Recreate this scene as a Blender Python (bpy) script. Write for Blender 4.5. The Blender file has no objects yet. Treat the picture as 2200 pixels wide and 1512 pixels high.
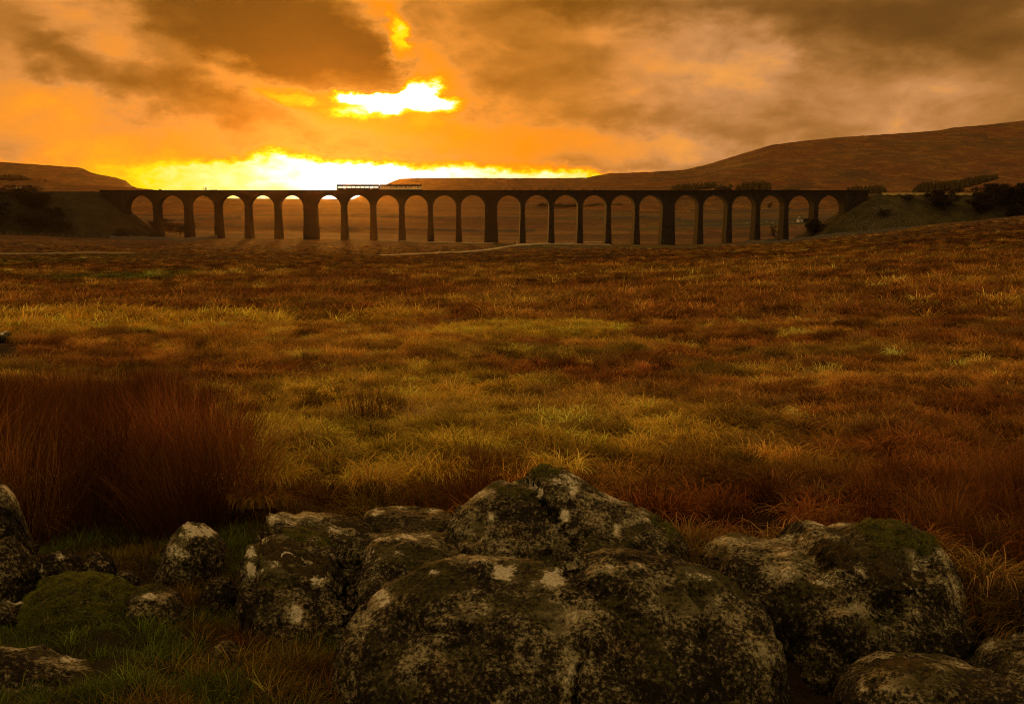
import bpy, bmesh, math, random
import numpy as np
from mathutils import Vector, Matrix

random.seed(7)
RNG = np.random.default_rng(11)
SC = bpy.context.scene
COL = SC.collection

# ------------------------------------------------------------------ camera
F, CX, CY = 2139.0, 1100.0, 756.0
PITCH = math.radians(8.9)
CP, SP = math.cos(PITCH), math.sin(PITCH)
cd = bpy.data.cameras.new('camera')
cam = bpy.data.objects.new('camera', cd)
COL.objects.link(cam)
cam.location = (0, 0, 0)
cam.rotation_euler = (math.pi / 2 - PITCH, 0, 0)
cd.sensor_width = 36.0
cd.lens = 36.0 * F / 2200.0
cd.clip_start = 0.1
cd.clip_end = 20000
SC.camera = cam
SC.view_settings.view_transform = 'Standard'
SC.view_settings.look = 'None'
SC.view_settings.exposure = 0.0
SC.view_settings.gamma = 1.0
SC.view_settings.use_curve_mapping = False
SC.render.engine = 'CYCLES'
SC.cycles.use_denoising = True
SC.cycles.denoising_input_passes = 'RGB_ALBEDO_NORMAL'
SC.cycles.denoising_prefilter = 'NONE'
SC.cycles.filter_width = 1.1
SC.cycles.max_bounces = 6
SC.cycles.diffuse_bounces = 3
SC.cycles.transparent_max_bounces = 8
SC.cycles.volume_bounces = 0
SC.cycles.sample_clamp_indirect = 6.0

SUN_AZ = math.radians(-10.2)      # from +Y, positive to the right
SUN_EL = math.radians(0.9)


def slopes(px, py):
    """x/y and z/y of the direction that a point of the photograph lies in."""
    q = (CY - py) / F
    fw = CP + q * SP
    return ((px - CX) / F) / fw, (-SP + q * CP) / fw


def P(px, py, Y):
    a, b = slopes(px, py)
    return Vector((a * Y, Y, b * Y))


def to_px(v):
    x, y, z = v[..., 0], v[..., 1], v[..., 2]
    fw = y * CP - z * SP
    up = y * SP + z * CP
    fw = np.where(np.abs(fw) < 1e-6, 1e-6, fw)
    return CX + F * x / fw, CY - F * up / fw


# ------------------------------------------------------------------ node helpers
class NT:
    def __init__(self, tree):
        self.t = tree
        self.n = tree.nodes
        self.l = tree.links

    def new(self, typ, **kw):
        n = self.n.new(typ)
        for k, v in kw.items():
            setattr(n, k, v)
        return n

    def put(self, sock, v):
        if v is None:
            return
        if hasattr(v, 'is_linked'):
            self.l.new(v, sock)
        else:
            sock.default_value = v

    def math(self, op, a, b=None, c=None, clamp=False):
        n = self.new('ShaderNodeMath', operation=op)
        n.use_clamp = clamp
        for i, v in enumerate((a, b, c)):
            self.put(n.inputs[i], v) if v is not None else None
        return n.outputs[0]

    def vmath(self, op, a, b=None):
        n = self.new('ShaderNodeVectorMath', operation=op)
        self.put(n.inputs[0], a)
        if b is not None:
            self.put(n.inputs[1], b)
        return n.outputs[0]

    def comb(self, x, y, z):
        n = self.new('ShaderNodeCombineXYZ')
        for i, v in enumerate((x, y, z)):
            self.put(n.inputs[i], v)
        return n.outputs[0]

    def noise(self, vec, scale, detail=4, rough=0.55, dist=0.0, color=False):
        n = self.new('ShaderNodeTexNoise')
        self.put(n.inputs['Vector'], vec)
        n.inputs['Scale'].default_value = scale
        n.inputs['Detail'].default_value = detail
        n.inputs['Roughness'].default_value = rough
        n.inputs['Distortion'].default_value = dist
        return n.outputs['Color' if color else 'Fac']

    def voro(self, vec, scale, feature='F1'):
        n = self.new('ShaderNodeTexVoronoi', feature=feature)
        self.put(n.inputs['Vector'], vec)
        n.inputs['Scale'].default_value = scale
        return n

    def sstep(self, v, a, b):
        n = self.new('ShaderNodeMapRange', interpolation_type='SMOOTHSTEP')
        self.put(n.inputs['Value'], v)
        self.put(n.inputs['From Min'], a)
        self.put(n.inputs['From Max'], b)
        return n.outputs[0]

    def lin(self, v, a, b, c, d, clamp=True):
        n = self.new('ShaderNodeMapRange')
        n.clamp = clamp
        self.put(n.inputs[0], v)
        for i, k in enumerate((a, b, c, d)):
            n.inputs[i + 1].default_value = k
        return n.outputs[0]

    def ramp(self, v, stops, interp='LINEAR'):
        n = self.new('ShaderNodeValToRGB')
        cr = n.color_ramp
        cr.interpolation = interp
        while len(cr.elements) < len(stops):
            cr.elements.new(0.5)
        for e, (p, c) in zip(cr.elements, stops):
            e.position = p
        for e, (p, c) in zip(cr.elements, stops):
            e.color = (*c, 1) if not isinstance(c, (int, float)) else (c, c, c, 1)
        self.put(n.inputs[0], v)
        return n.outputs[0]

    def mix(self, f, a, b, blend='MIX'):
        n = self.new('ShaderNodeMix', data_type='RGBA', blend_type=blend)
        n.clamp_factor = True
        self.put(n.inputs['Factor'], f)
        ia = [i for i in n.inputs if i.name == 'A' and i.type == 'RGBA'][0]
        ib = [i for i in n.inputs if i.name == 'B' and i.type == 'RGBA'][0]
        self.put(ia, (*a, 1) if isinstance(a, tuple) and len(a) == 3 else a)
        self.put(ib, (*b, 1) if isinstance(b, tuple) and len(b) == 3 else b)
        return [o for o in n.outputs if o.type == 'RGBA'][0]

    def fmix(self, f, a, b):
        n = self.new('ShaderNodeMix', data_type='FLOAT')
        self.put(n.inputs[0], f)
        self.put(n.inputs[2], a)
        self.put(n.inputs[3], b)
        return n.outputs[0]


# ------------------------------------------------------------------ sky (world)
W = bpy.data.worlds.new('World')
SC.world = W
W.use_nodes = True
W.node_tree.nodes.clear()
w = NT(W.node_tree)
tc = w.new('ShaderNodeTexCoord').outputs['Generated']
dirv = w.vmath('NORMALIZE', tc)
sx = w.new('ShaderNodeSeparateXYZ')
w.l.new(dirv, sx.inputs[0])
DX, DY, DZ = sx.outputs
K = F / 100.0                                   # sky map unit: 1/21.39 radian
U = w.math('MULTIPLY', w.math('ARCTAN2', DX, DY), K)
V = w.math('MULTIPLY', w.math('ARCSINE', w.math('MULTIPLY', DZ, 0.99999)), K)


def sky_uv(px, py):
    a, b = slopes(px, py)
    return math.atan2(a, 1) * K, math.atan2(b, math.hypot(a, 1)) * K


dstr = w.vmath('MULTIPLY', dirv, (1.0, 1.0, 2.0))
wa = w.vmath('SUBTRACT', w.noise(dstr, 5.5, 3, 0.5, color=True), (0.5, 0.5, 0.5))
wb = w.vmath('SUBTRACT', w.noise(dstr, 22.0, 5, 0.6, color=True), (0.5, 0.5, 0.5))
UV0 = w.comb(U, V, 0.0)
UV = w.vmath('ADD', UV0, w.vmath('MULTIPLY', wa, (2.6, 0.9, 0.0)))
UV = w.vmath('ADD', UV, w.vmath('MULTIPLY', wb, (1.5, 0.9, 0.0)))
wc = w.vmath('SUBTRACT', w.noise(dstr, 75.0, 5, 0.6, color=True), (0.5, 0.5, 0.5))
UVs = w.vmath('ADD', UV0, w.vmath('MULTIPLY', wb, (1.1, 0.55, 0.0)))
UVs = w.vmath('ADD', UVs, w.vmath('MULTIPLY', wc, (0.55, 0.30, 0.0)))   # crisper


def blob(vec, px, py, rx, ry, rot, lo=0.0, hi=1.0):
    u, v = sky_uv(px, py)
    m = w.new('ShaderNodeMapping', vector_type='TEXTURE')
    w.l.new(vec, m.inputs['Vector'])
    m.inputs['Location'].default_value = (u, v, 0)
    m.inputs['Rotation'].default_value = (0, 0, math.radians(rot))
    m.inputs['Scale'].default_value = (rx / 100, ry / 100, 1)
    g = w.new('ShaderNodeTexGradient', gradient_type='SPHERICAL')
    w.l.new(m.outputs[0], g.inputs[0])
    return w.sstep(g.outputs['Fac'], lo, hi)


# cloud brightness field
cl = w.noise(w.vmath('MULTIPLY', dirv, (1.0, 1.0, 2.2)), 4.6, 5, 0.48, 0.5)
cl2 = w.noise(w.vmath('MULTIPLY', dirv, (1.0, 1.0, 2.0)), 13.0, 6, 0.50, 0.5)
T = w.math('MULTIPLY_ADD', cl, 0.62, 0.11)
T = w.math('MULTIPLY_ADD', w.math('SUBTRACT', cl2, 0.5), 0.42, T)
cl3 = w.noise(w.vmath('MULTIPLY', dirv, (1.0, 1.0, 2.2)), 46.0, 6, 0.62, 0.4)
T = w.math('MULTIPLY_ADD', w.math('SUBTRACT', cl3, 0.5), 0.08, T)
SOFT = [  # px, py, rx, ry, rot, amount
    (200, 45, 190, 110, -20, 0.30), (60, 240, 400, 160, -10, 0.20), (260, 290, 400, 80, -8, 0.12), (300, 60, 90, 90, -25, 0.14),
    (540, 60, 460, 200, -14, -0.40), (740, 105, 260, 160, 0, -0.22), (900, 215, 340, 110, 0, 0.11), (330, 180, 360, 75, -14, -0.24), (620, 275, 300, 38, -8, -0.12), (120, 130, 160, 60, -20, -0.12), (220, 305, 420, 60, 4, 0.12), (90, 200, 160, 70, -10, 0.10),
    (500, 155, 190, 60, -26, 0.36), (760, 280, 480, 80, -4, 0.20), (862, 80, 80, 230, 12, 0.40), (960, 190, 120, 130, 10, 0.12),
    (860, 215, 230, 60, 0, 0.18), (640, 225, 170, 50, -15, 0.22), (1000, 300, 700, 80, -4, 0.15),
    (400, 325, 560, 50, 3, 0.13), (1120, 190, 230, 160, 20, -0.12), (1480, 140, 420, 170, -10, 0.20),
    (1600, 95, 130, 50, -35, 0.16), (1330, 5, 420, 70, 0, -0.32), (1950, 40, 620, 150, 0, -0.26),
    (1500, 270, 520, 70, -6, -0.10), (1480, 325, 520, 55, -3, 0.18), (2050, 215, 420, 110, 8, 0.08),
    (640, 370, 900, 220, 0, 0.02), (1750, 170, 800, 260, 0, -0.07),
]
for a in SOFT:
    T = w.math('MULTIPLY_ADD', blob(UV, *a[:5]), a[5], T)
T = w.math('MAXIMUM', T, 0.08)
T = w.math('MULTIPLY_ADD', w.math('MAXIMUM', w.math('SUBTRACT', T, 0.60), 0.0), 0.42, w.math('MINIMUM', T, 0.60))
T = w.math('MULTIPLY_ADD', w.math('SUBTRACT', cl2, 0.5), 0.14, T)
T = w.math('MULTIPLY_ADD', w.math('SUBTRACT', cl3, 0.5), 0.06, T)
# torn gap in the cloud
for a in [(875, 221, 185, 33, 0, 0.48), (900, 192, 62, 38, 0, 0.34), (765, 207, 75, 20, 0, 0.30),
          (620, 212, 90, 26, -10, 0.16), (855, 85, 36, 85, 8, 0.24), (790, 246, 130, 18, 0, 0.18)]:
    T = w.math('MULTIPLY_ADD', blob(UVs, *a[:5], 0.05, 0.75), a[5], T)


def uramp(stops):
    un = w.lin(U, -14.0, 14.0, 0.0, 1.0)
    return w.ramp(un, [((sky_uv(px, 380)[0] + 14) / 28, c) for px, c in stops])


def vh(px, py):
    return sky_uv(px, py)[1] / 4.0


edge = uramp([(0, vh(0, 342)), (310, vh(310, 342)), (470, vh(470, 334)), (590, vh(590, 316)), (720, vh(720, 330)),
              (900, vh(900, 345)), (1100, vh(1100, 350)), (1300, vh(1300, 358)), (1500, vh(1500, 366)), (1700, vh(1700, 410)), (2100, 0.0)])
sv = w.new('ShaderNodeSeparateXYZ')
w.l.new(UVs, sv.inputs[0])
gap = w.sstep(w.math('SUBTRACT', w.math('MULTIPLY', edge, 4.0), sv.outputs[1]), -0.10, 0.24)
tg = uramp([(-250, 0.60), (0, 0.72), (180, 0.77), (320, 0.85), (470, 0.90), (590, 0.95), (690, 1.0), (860, 1.0),
            (980, 0.965), (1160, 0.925), (1300, 0.88), (1450, 0.80), (1650, 0.6)])
tg = w.math('MULTIPLY_ADD', w.math('SUBTRACT', cl2, 0.5), 0.12, tg)
tg = w.math('MULTIPLY_ADD', w.math('SUBTRACT', cl3, 0.5), 0.14, tg)
gap = w.math('MULTIPLY', gap, w.sstep(V, -1.5, -0.6))
T = w.fmix(gap, T, tg)
GOLD = [(0.0, (.13, .045, .003)), (0.2, (.27, .095, .006)), (0.4, (.50, .180, .020)), (0.55, (.80, .28, .035)),
        (0.68, (1.0, .29, .003)), (0.78, (1.0, .42, .002)), (0.86, (1.0, .80, .002)), (0.93, (1.0, 1.0, .35)), (1.0, (1.0, 1.0, .93))]
PALE = [(0.0, (.12, .048, .008)), (0.2, (.22, .088, .014)), (0.4, (.44, .185, .046)), (0.55, (.64, .285, .095)),
        (0.68, (.95, .38, .07)), (0.78, (1.0, .50, .02)), (0.86, (1.0, .88, .02)), (0.93, (1.0, 1.0, .35)), (1.0, (1.0, 1.0, .93))]
cg = w.ramp(T, GOLD)
cpale = w.ramp(T, PALE)
pale = w.math('MAXIMUM', w.sstep(U, 0.5, 4.5), w.math('MULTIPLY', w.sstep(U, -5.0, -9.0), 0.35))
col = w.mix(pale, cg, cpale)
# away from the sunset the overcast is greyer
csun = w.vmath('DOT_PRODUCT', dirv, (math.sin(SUN_AZ), math.cos(SUN_AZ), 0.0))
for n_ in W.node_tree.nodes:
    pass
dotn = [n for n in W.node_tree.nodes if n.type == 'VECT_MATH' and n.operation == 'DOT_PRODUCT'][-1].outputs['Value']
away = w.sstep(dotn, 0.86, 0.1)
grey = w.ramp(T, [(0.0, (.28, .175, .065)), (0.3, (.48, .31, .115)), (0.5, (.68, .45, .17)), (1.0, (.92, .62, .25))])
col = w.mix(away, col, grey)
col = w.mix(w.sstep(V, -0.2, -2.5), col, (.03, .014, .004))
boost = w.math('MULTIPLY_ADD', w.sstep(T, 0.9, 1.0), 0.7, 1.0)
bg = w.new('ShaderNodeBackground')
w.put(bg.inputs['Color'], col)
w.put(bg.inputs['Strength'], boost)
sky = w.new('ShaderNodeTexSky', sky_type='NISHITA')
sky.sun_disc = False
sky.sun_elevation = SUN_EL
sky.sun_rotation = SUN_AZ
sky.dust_density = 4.0
bg2 = w.new('ShaderNodeBackground')
w.put(bg2.inputs['Color'], sky.outputs[0])
bg2.inputs['Strength'].default_value = 0.05
mixs = w.new('ShaderNodeMixShader')
mixs.inputs[0].default_value = 0.96            # nearly closed cloud deck over the clear sky
w.l.new(bg2.outputs[0], mixs.inputs[1])
w.l.new(bg.outputs[0], mixs.inputs[2])
wo = w.new('ShaderNodeOutputWorld')
w.l.new(mixs.outputs[0], wo.inputs['Surface'])
W.cycles.sampling_method = 'MANUAL'
W.cycles.sample_map_resolution = 2048

# ------------------------------------------------------------------ sun
sd = bpy.data.lights.new('sun', 'SUN')
sd.energy = 2.0
sd.angle = math.radians(3.0)
sd.color = (1.0, 0.40, 0.05)
so = bpy.data.objects.new('sun', sd)
COL.objects.link(so)
sdir = Vector((math.sin(SUN_AZ) * math.cos(SUN_EL), math.cos(SUN_AZ) * math.cos(SUN_EL), math.sin(SUN_EL)))
so.rotation_euler = sdir.to_track_quat('Z', 'Y').to_euler()
so.location = (-100, 500, 300)


# ------------------------------------------------------------------ numpy noise
def _h(ix, iy, iz, s):
    h = (ix.astype(np.int64) * 374761393 + iy.astype(np.int64) * 668265263 + iz.astype(np.int64) * 2147483647 + s * 1274126177) & 0xFFFFFFFF
    h = ((h ^ (h >> 13)) * 1274126177) & 0xFFFFFFFF
    h = ((h ^ (h >> 16)) * 2246822519) & 0xFFFFFFFF
    return ((h ^ (h >> 15)) & 0xFFFFFF) / float(0xFFFFFF)


def vnoise(p, s=0):
    f = np.floor(p)
    t = p - f
    t = t * t * t * (t * (t * 6 - 15) + 10)
    ix, iy, iz = f[:, 0], f[:, 1], f[:, 2]
    r = 0
    for dx in (0, 1):
        wx = t[:, 0] if dx else 1 - t[:, 0]
        for dy in (0, 1):
            wy = t[:, 1] if dy else 1 - t[:, 1]
            for dz in (0, 1):
                wz = t[:, 2] if dz else 1 - t[:, 2]
                r = r + wx * wy * wz * _h(ix + dx, iy + dy, iz + dz, s)
    return r * 2 - 1


def fbm(p, octs=4, s=0, gain=0.5, lac=2.03):
    a, r, tot = 1.0, 0, 0
    for o in range(octs):
        r = r + a * vnoise(p + 17.3 * o, s + o)
        tot += a
        a *= gain
        p = p * lac
    return r / tot


def fbm2(x, y, scale, octs=3, s=0):
    return fbm(np.stack([x / scale, y / scale, np.zeros_like(x) + 0.37], 1), octs, s)


def worley(p, s=0):
    """F1 and F2 of a jittered lattice."""
    f = np.floor(p)
    best = np.full((len(p), 2), 9.0)
    for dx in (-1, 0, 1):
        for dy in (-1, 0, 1):
            for dz in (-1, 0, 1):
                c = f + np.array([dx, dy, dz])
                j = np.stack([_h(c[:, 0], c[:, 1], c[:, 2], s + k) for k in range(3)], 1)
                d = np.linalg.norm(c + j - p, axis=1)
                m = d < best[:, 0]
                best[:, 1] = np.where(m, best[:, 0], np.minimum(best[:, 1], d))
                best[:, 0] = np.where(m, d, best[:, 0])
    return best[:, 0], best[:, 1]


def smooth(a, b, v):
    t = np.clip((v - a) / (b - a), 0, 1)
    return t * t * (3 - 2 * t)


# ------------------------------------------------------------------ object helpers
def tag(o, label=None, cat=None, group=None, kind=None):
    if label:
        o['label'] = label
    if cat:
        o['category'] = cat
    if group:
        o['group'] = group
    if kind:
        o['kind'] = kind
    return o


def mesh_np(name, verts, faces, mat=None, parent=None, smooth_shade=False, loc=None):
    """one mesh object; faces: int array (n,3|4) or list of lists"""
    me = bpy.data.meshes.new(name)
    verts = np.asarray(verts, dtype=np.float32)
    if loc is not None:
        verts = verts - np.array(loc, dtype=np.float32)
    if isinstance(faces, np.ndarray):
        n, k = faces.shape
        me.vertices.add(len(verts))
        me.vertices.foreach_set('co', verts.ravel())
        me.loops.add(n * k)
        me.loops.foreach_set('vertex_index', faces.astype(np.int32).ravel())
        me.polygons.add(n)
        me.polygons.foreach_set('loop_start', np.arange(0, n * k, k, dtype=np.int32))
        me.update(calc_edges=True)
    else:
        me.from_pydata([tuple(v) for v in verts.tolist()], [], faces)
        me.update()
    if smooth_shade:
        me.polygons.foreach_set('use_smooth', np.ones(len(me.polygons), dtype=bool))
    if mat:
        me.materials.append(mat)
    o = bpy.data.objects.new(name, me)
    COL.objects.link(o)
    if loc is not None and parent is None:
        o.location = loc
    if parent is not None:
        o.parent = parent
    return o


def empty(name, loc=(0, 0, 0), rotz=0.0):
    o = bpy.data.objects.new(name, None)
    COL.objects.link(o)
    o.location = loc
    o.rotation_euler = (0, 0, rotz)
    o.empty_display_size = 0.5
    return o


class MB:
    """collects simple solids"""
    def __init__(self):
        self.v, self.f = [], []

    def add(self, vs, fs):
        b = len(self.v)
        self.v += [tuple(v) for v in vs]
        self.f += [[i + b for i in f] for f in fs]

    def box(self, x0, x1, y0, y1, z0, z1):
        self.frustum((x0, x1, y0, y1), z0, (x0, x1, y0, y1), z1)

    def frustum(self, r0, z0, r1, z1):
        a, b, c, d = r0
        e, f, g, h = r1
        self.add([(a, c, z0), (b, c, z0), (b, d, z0), (a, d, z0), (e, g, z1), (f, g, z1), (f, h, z1), (e, h, z1)],
                 [[3, 2, 1, 0], [4, 5, 6, 7], [0, 1, 5, 4], [1, 2, 6, 5], [2, 3, 7, 6], [3, 0, 4, 7]])

    def tube(self, pts, rads, n=5):
        base = len(self.v)
        pts = [Vector(p) for p in pts]
        for i, p in enumerate(pts):
            d = (pts[min(i + 1, len(pts) - 1)] - pts[max(i - 1, 0)]).normalized()
            u = d.cross(Vector((0.31, 0.2, 0.93)) if abs(d.z) < 0.9 else Vector((1, 0, 0))).normalized()
            q = d.cross(u)
            for k in range(n):
                a = 2 * math.pi * k / n
                self.v.append(tuple(p + (u * math.cos(a) + q * math.sin(a)) * rads[i]))
        for i in range(len(pts) - 1):
            for k in range(n):
                a, b = base + i * n + k, base + i * n + (k + 1) % n
                self.f.append([a, b, b + n, a + n])
        self.f.append([base + k for k in reversed(range(n))])
        self.f.append([base + (len(pts) - 1) * n + k for k in range(n)])

    def build(self, name, mat, parent=None, smooth_shade=False, loc=None):
        return mesh_np(name, self.v, self.f, mat, parent, smooth_shade, loc)


# ------------------------------------------------------------------ materials
def new_mat(name):
    m = bpy.data.materials.new(name)
    m.use_nodes = True
    m.node_tree.nodes.clear()
    t = NT(m.node_tree)
    out = t.new('ShaderNodeOutputMaterial')
    b = t.new('ShaderNodeBsdfPrincipled')
    t.l.new(b.outputs[0], out.inputs['Surface'])
    b.inputs['Specular IOR Level'].default_value = 0.2
    b.inputs['Roughness'].default_value = 0.9
    return m, t, b, out


def bump(t, b, h, strength, dist):
    n = t.new('ShaderNodeBump')
    n.inputs['Strength'].default_value = strength
    n.inputs['Distance'].default_value = dist
    t.put(n.inputs['Height'], h)
    t.l.new(n.outputs[0], b.inputs['Normal'])


def obj_co(t):
    return t.new('ShaderNodeTexCoord').outputs['Object']


def rand_co(t):
    co = obj_co(t)
    r = t.new('ShaderNodeObjectInfo').outputs['Random']
    return t.vmath('ADD', co, t.comb(t.math('MULTIPLY', r, 37.0), t.math('MULTIPLY', r, 91.0), t.math('MULTIPLY', r, 13.0)))


def simple(name, col, rough=0.8, spec=0.2, metal=0.0, var=0.25, scale=3.0):
    m, t, b, out = new_mat(name)
    n = t.noise(rand_co(t), scale, 5, 0.6)
    c = t.mix(n, tuple(k * (1 - var) for k in col), tuple(k * (1 + var) for k in col))
    t.put(b.inputs['Base Color'], c)
    b.inputs['Roughness'].default_value = rough
    b.inputs['Specular IOR Level'].default_value = spec
    b.inputs['Metallic'].default_value = metal
    return m


def make_rock_mat():
    m, t, b, out = new_mat('lichened_limestone')
    co = rand_co(t)
    big = t.noise(co, 2.4, 6, 0.6, 0.4)
    mid = t.noise(co, 10.0, 10, 0.74, 0.6)
    fine = t.noise(co, 52.0, 7, 0.72)
    v = t.math('ADD', t.math('MULTIPLY', mid, 0.60), t.math('ADD', t.math('MULTIPLY', big, 0.44), t.math('MULTIPLY', fine, 0.90)))
    v = t.math('MULTIPLY', v, 0.5155)
    la = t.new('ShaderNodeAttribute', attribute_name='lichen').outputs['Fac']
    sep = t.new('ShaderNodeSeparateXYZ')
    t.l.new(t.new('ShaderNodeNewGeometry').outputs['Normal'], sep.inputs[0])
    upn = sep.outputs[2]
    # grey green crusts grow best on the rain-washed upper faces
    v = t.math('ADD', t.math('SUBTRACT', v, 0.010), t.math('MULTIPLY_ADD', upn, 0.034, t.math('MULTIPLY', la, 0.115)))
    c = t.ramp(v, [(0.42, (.005, .0035, .0018)), (0.49, (.014, .009, .004)), (0.53, (.045, .034, .016)), (0.565, (.20, .165, .088)), (0.61, (.42, .36, .22)), (0.70, (.62, .55, .40))])
    c = t.mix(t.math('MULTIPLY', t.sstep(t.noise(co, 5.0, 5, 0.6), 0.53, 0.68), 0.4), c, t.mix(1.0, c, (.85, .56, .30), 'MULTIPLY'))
    # small crustose lichen discs
    vo = t.voro(t.vmath('ADD', co, t.vmath('MULTIPLY', t.noise(co, 38, 3, color=True), (.025, .025, .025))), 30.0)
    disc = t.math('MULTIPLY', t.sstep(vo.outputs['Distance'], 0.42, 0.22), t.sstep(vo.outputs['Color'], 0.62, 0.70))
    disc = t.math('MULTIPLY', disc, t.sstep(t.noise(co, 80, 4, 0.7), 0.42, 0.56))
    c = t.mix(t.math('MULTIPLY', disc, 0.6), c, (.38, .31, .17))
    # white crusts
    wf = t.sstep(t.math('MULTIPLY_ADD', t.math('SUBTRACT', mid, 0.5), 2.4, t.math('MULTIPLY_ADD', t.math('SUBTRACT', fine, 0.5), 1.6, la)), 0.70, 0.80)
    c = t.mix(wf, c, t.mix(t.sstep(fine, 0.3, 0.6), (.40, .34, .24), (.78, .70, .55)))
    # thin moss film where water collects on top
    mo = t.math('MULTIPLY_ADD', upn, 0.20, t.noise(co, 3.1, 6, 0.6, 0.3))
    mf = t.math('MULTIPLY', t.sstep(mo, 0.68, 0.76), t.sstep(fine, 0.38, 0.55))
    mossc = t.mix(t.noise(co, 12, 3), (.022, .026, .005), (.085, .070, .012))
    c = t.mix(t.math('MULTIPLY', mf, t.math('SUBTRACT', 0.8, wf)), c, mossc)
    t.put(b.inputs['Base Color'], c)
    b.inputs['Roughness'].default_value = 0.95
    hgt = t.math('ADD', t.math('MULTIPLY', mid, 0.8), t.math('ADD', t.math('MULTIPLY', fine, 0.4), t.math('MULTIPLY', t.noise(co, 150, 3, 0.6), 0.15)))
    bump(t, b, hgt, 1.0, 0.045)
    return m


def make_moss_mat(name, c0, c1, c2):
    m, t, b, out = new_mat(name)
    co = rand_co(t)
    n = t.noise(co, 14, 6, 0.65)
    f = t.noise(co, 90, 4, 0.7)
    c = t.mix(t.sstep(n, 0.35, 0.62), c0, c1)
    c = t.mix(t.sstep(f, 0.48, 0.68), c, c2)
    t.put(b.inputs['Base Color'], c)
    bump(t, b, t.math('ADD', f, t.math('MULTIPLY', n, 0.8)), 1.0, 0.03)
    return m


def make_ground_mat():
    m, t, b, out = new_mat('moor_ground')
    co = obj_co(t)
    a = t.new('ShaderNodeAttribute', attribute_name='tint')
    c = a.outputs['Color']
    n1 = t.noise(co, 3.0, 6, 0.65)
    n2 = t.noise(t.vmath('MULTIPLY', co, (1, 1, 1)), 0.22, 6, 0.66)
    n3 = t.noise(t.vmath('MULTIPLY', co, (1, 0.6, 1)), 0.035, 6, 0.65)
    k = t.math('ADD', t.lin(n2, 0.32, 0.68, 0.35, 1.55), t.math('MULTIPLY', t.math('SUBTRACT', n1, 0.5), 1.0))
    k = t.math('MAXIMUM', k, 0.15)
    c = t.mix(1.0, c, t.comb(k, k, k), 'MULTIPLY')
    warm = t.sstep(n3, 0.40, 0.62)
    c = t.mix(t.math('MULTIPLY', warm, 0.35), c, t.mix(1.0, c, (1.25, .86, .7), 'MULTIPLY'))
    c = t.mix(1.0, c, (.60, .56, .50), 'MULTIPLY')  # colour darkened evenly, standing in for the self-shadowing of the grass
    t.put(b.inputs['Base Color'], c)
    bump(t, b, t.math('ADD', n1, t.math('MULTIPLY', n2, 2.0)), 0.9, 0.25)
    return m


def make_hill_mat():
    m, t, b, out = new_mat('fell_side')
    co = obj_co(t)
    st = t.vmath('MULTIPLY', co, (1.0, 0.45, 2.2))
    n1 = t.noise(st, 0.0042, 8, 0.62, 0.6)
    n2 = t.noise(st, 0.028, 7, 0.66)
    n3 = t.noise(st, 0.16, 5, 0.7)
    c = t.mix(t.sstep(n1, 0.40, 0.60), (.150, .047, .006), (.115, .056, .008))
    c = t.mix(t.sstep(n2, 0.46, 0.64), c, (.235, .100, .013))
    c = t.mix(t.math('MULTIPLY', t.sstep(n3, 0.46, 0.62), 0.75), c, (.050, .020, .004))
    n4 = t.noise(t.vmath('MULTIPLY', co, (1.0, 0.30, 3.0)), 0.011, 6, 0.7, 1.0)
    c = t.mix(t.math('MULTIPLY', t.sstep(n4, 0.52, 0.62), 0.7), c, (.050, .026, .008))
    t.put(b.inputs['Base Color'], c)
    bump(t, b, t.math('ADD', n2, t.math('MULTIPLY', n1, 3.0)), 0.7, 14.0)
    return m


def make_blade_mat(name, trans=0.35):
    """grass blades: colour comes with each tuft (attribute of the instance), every blade a little different"""
    m, t, b, out = new_mat(name)
    a = t.new('ShaderNodeAttribute', attribute_name='tint')
    a.attribute_type = 'INSTANCER'
    vb = t.new('ShaderNodeAttribute', attribute_name='blade')
    k = vb.outputs['Color']
    c = t.mix(1.0, a.outputs['Color'], k, 'MULTIPLY')
    d = t.new('ShaderNodeBsdfDiffuse')
    tr = t.new('ShaderNodeBsdfTranslucent')
    t.put(d.inputs['Color'], c)
    t.put(tr.inputs['Color'], c)
    mx = t.new('ShaderNodeMixShader')
    mx.inputs[0].default_value = trans
    t.l.new(d.outputs[0], mx.inputs[1])
    t.l.new(tr.outputs[0], mx.inputs[2])
    t.n.remove(b)
    t.l.new(mx.outputs[0], out.inputs['Surface'])
    return m


def make_stone_mat():
    m, t, b, out = new_mat('viaduct_stone')
    co = obj_co(t)
    br = t.new('ShaderNodeTexBrick')
    # coursed blocks on the x-z faces and on the sides
    sepx = t.new('ShaderNodeSeparateXYZ')
    t.l.new(co, sepx.inputs[0])
    v2 = t.comb(t.math('ADD', sepx.outputs[0], sepx.outputs[1]), sepx.outputs[2], 0.0)
    t.l.new(v2, br.inputs['Vector'])
    br.inputs['Scale'].default_value = 1.0
    br.inputs['Brick Width'].default_value = 1.1
    br.inputs['Row Height'].default_value = 0.5
    br.inputs['Mortar Size'].default_value = 0.025
    br.inputs['Color1'].default_value = (.020, .013, .009, 1)
    br.inputs['Color2'].default_value = (.034, .023, .015, 1)
    br.inputs['Mortar'].default_value = (.012, .009, .006, 1)
    st = t.vmath('MULTIPLY', co, (1.0, 1.0, 0.13))
    n = t.noise(st, 1.1, 6, 0.7)
    c = t.mix(t.math('MULTIPLY', t.sstep(n, 0.60, 0.72), 0.8), br.outputs['Color'], (.13, .10, .07))
    n2 = t.noise(co, 0.25, 5, 0.6)
    c = t.mix(t.sstep(n2, 0.45, 0.7), c, (.014, .009, .006))
    t.put(b.inputs['Base Color'], c)
    bump(t, b, t.math('ADD', t.math('MULTIPLY', br.outputs['Fac'], -0.5), t.noise(co, 2.5, 5, 0.6)), 0.6, 0.12)
    return m


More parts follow.
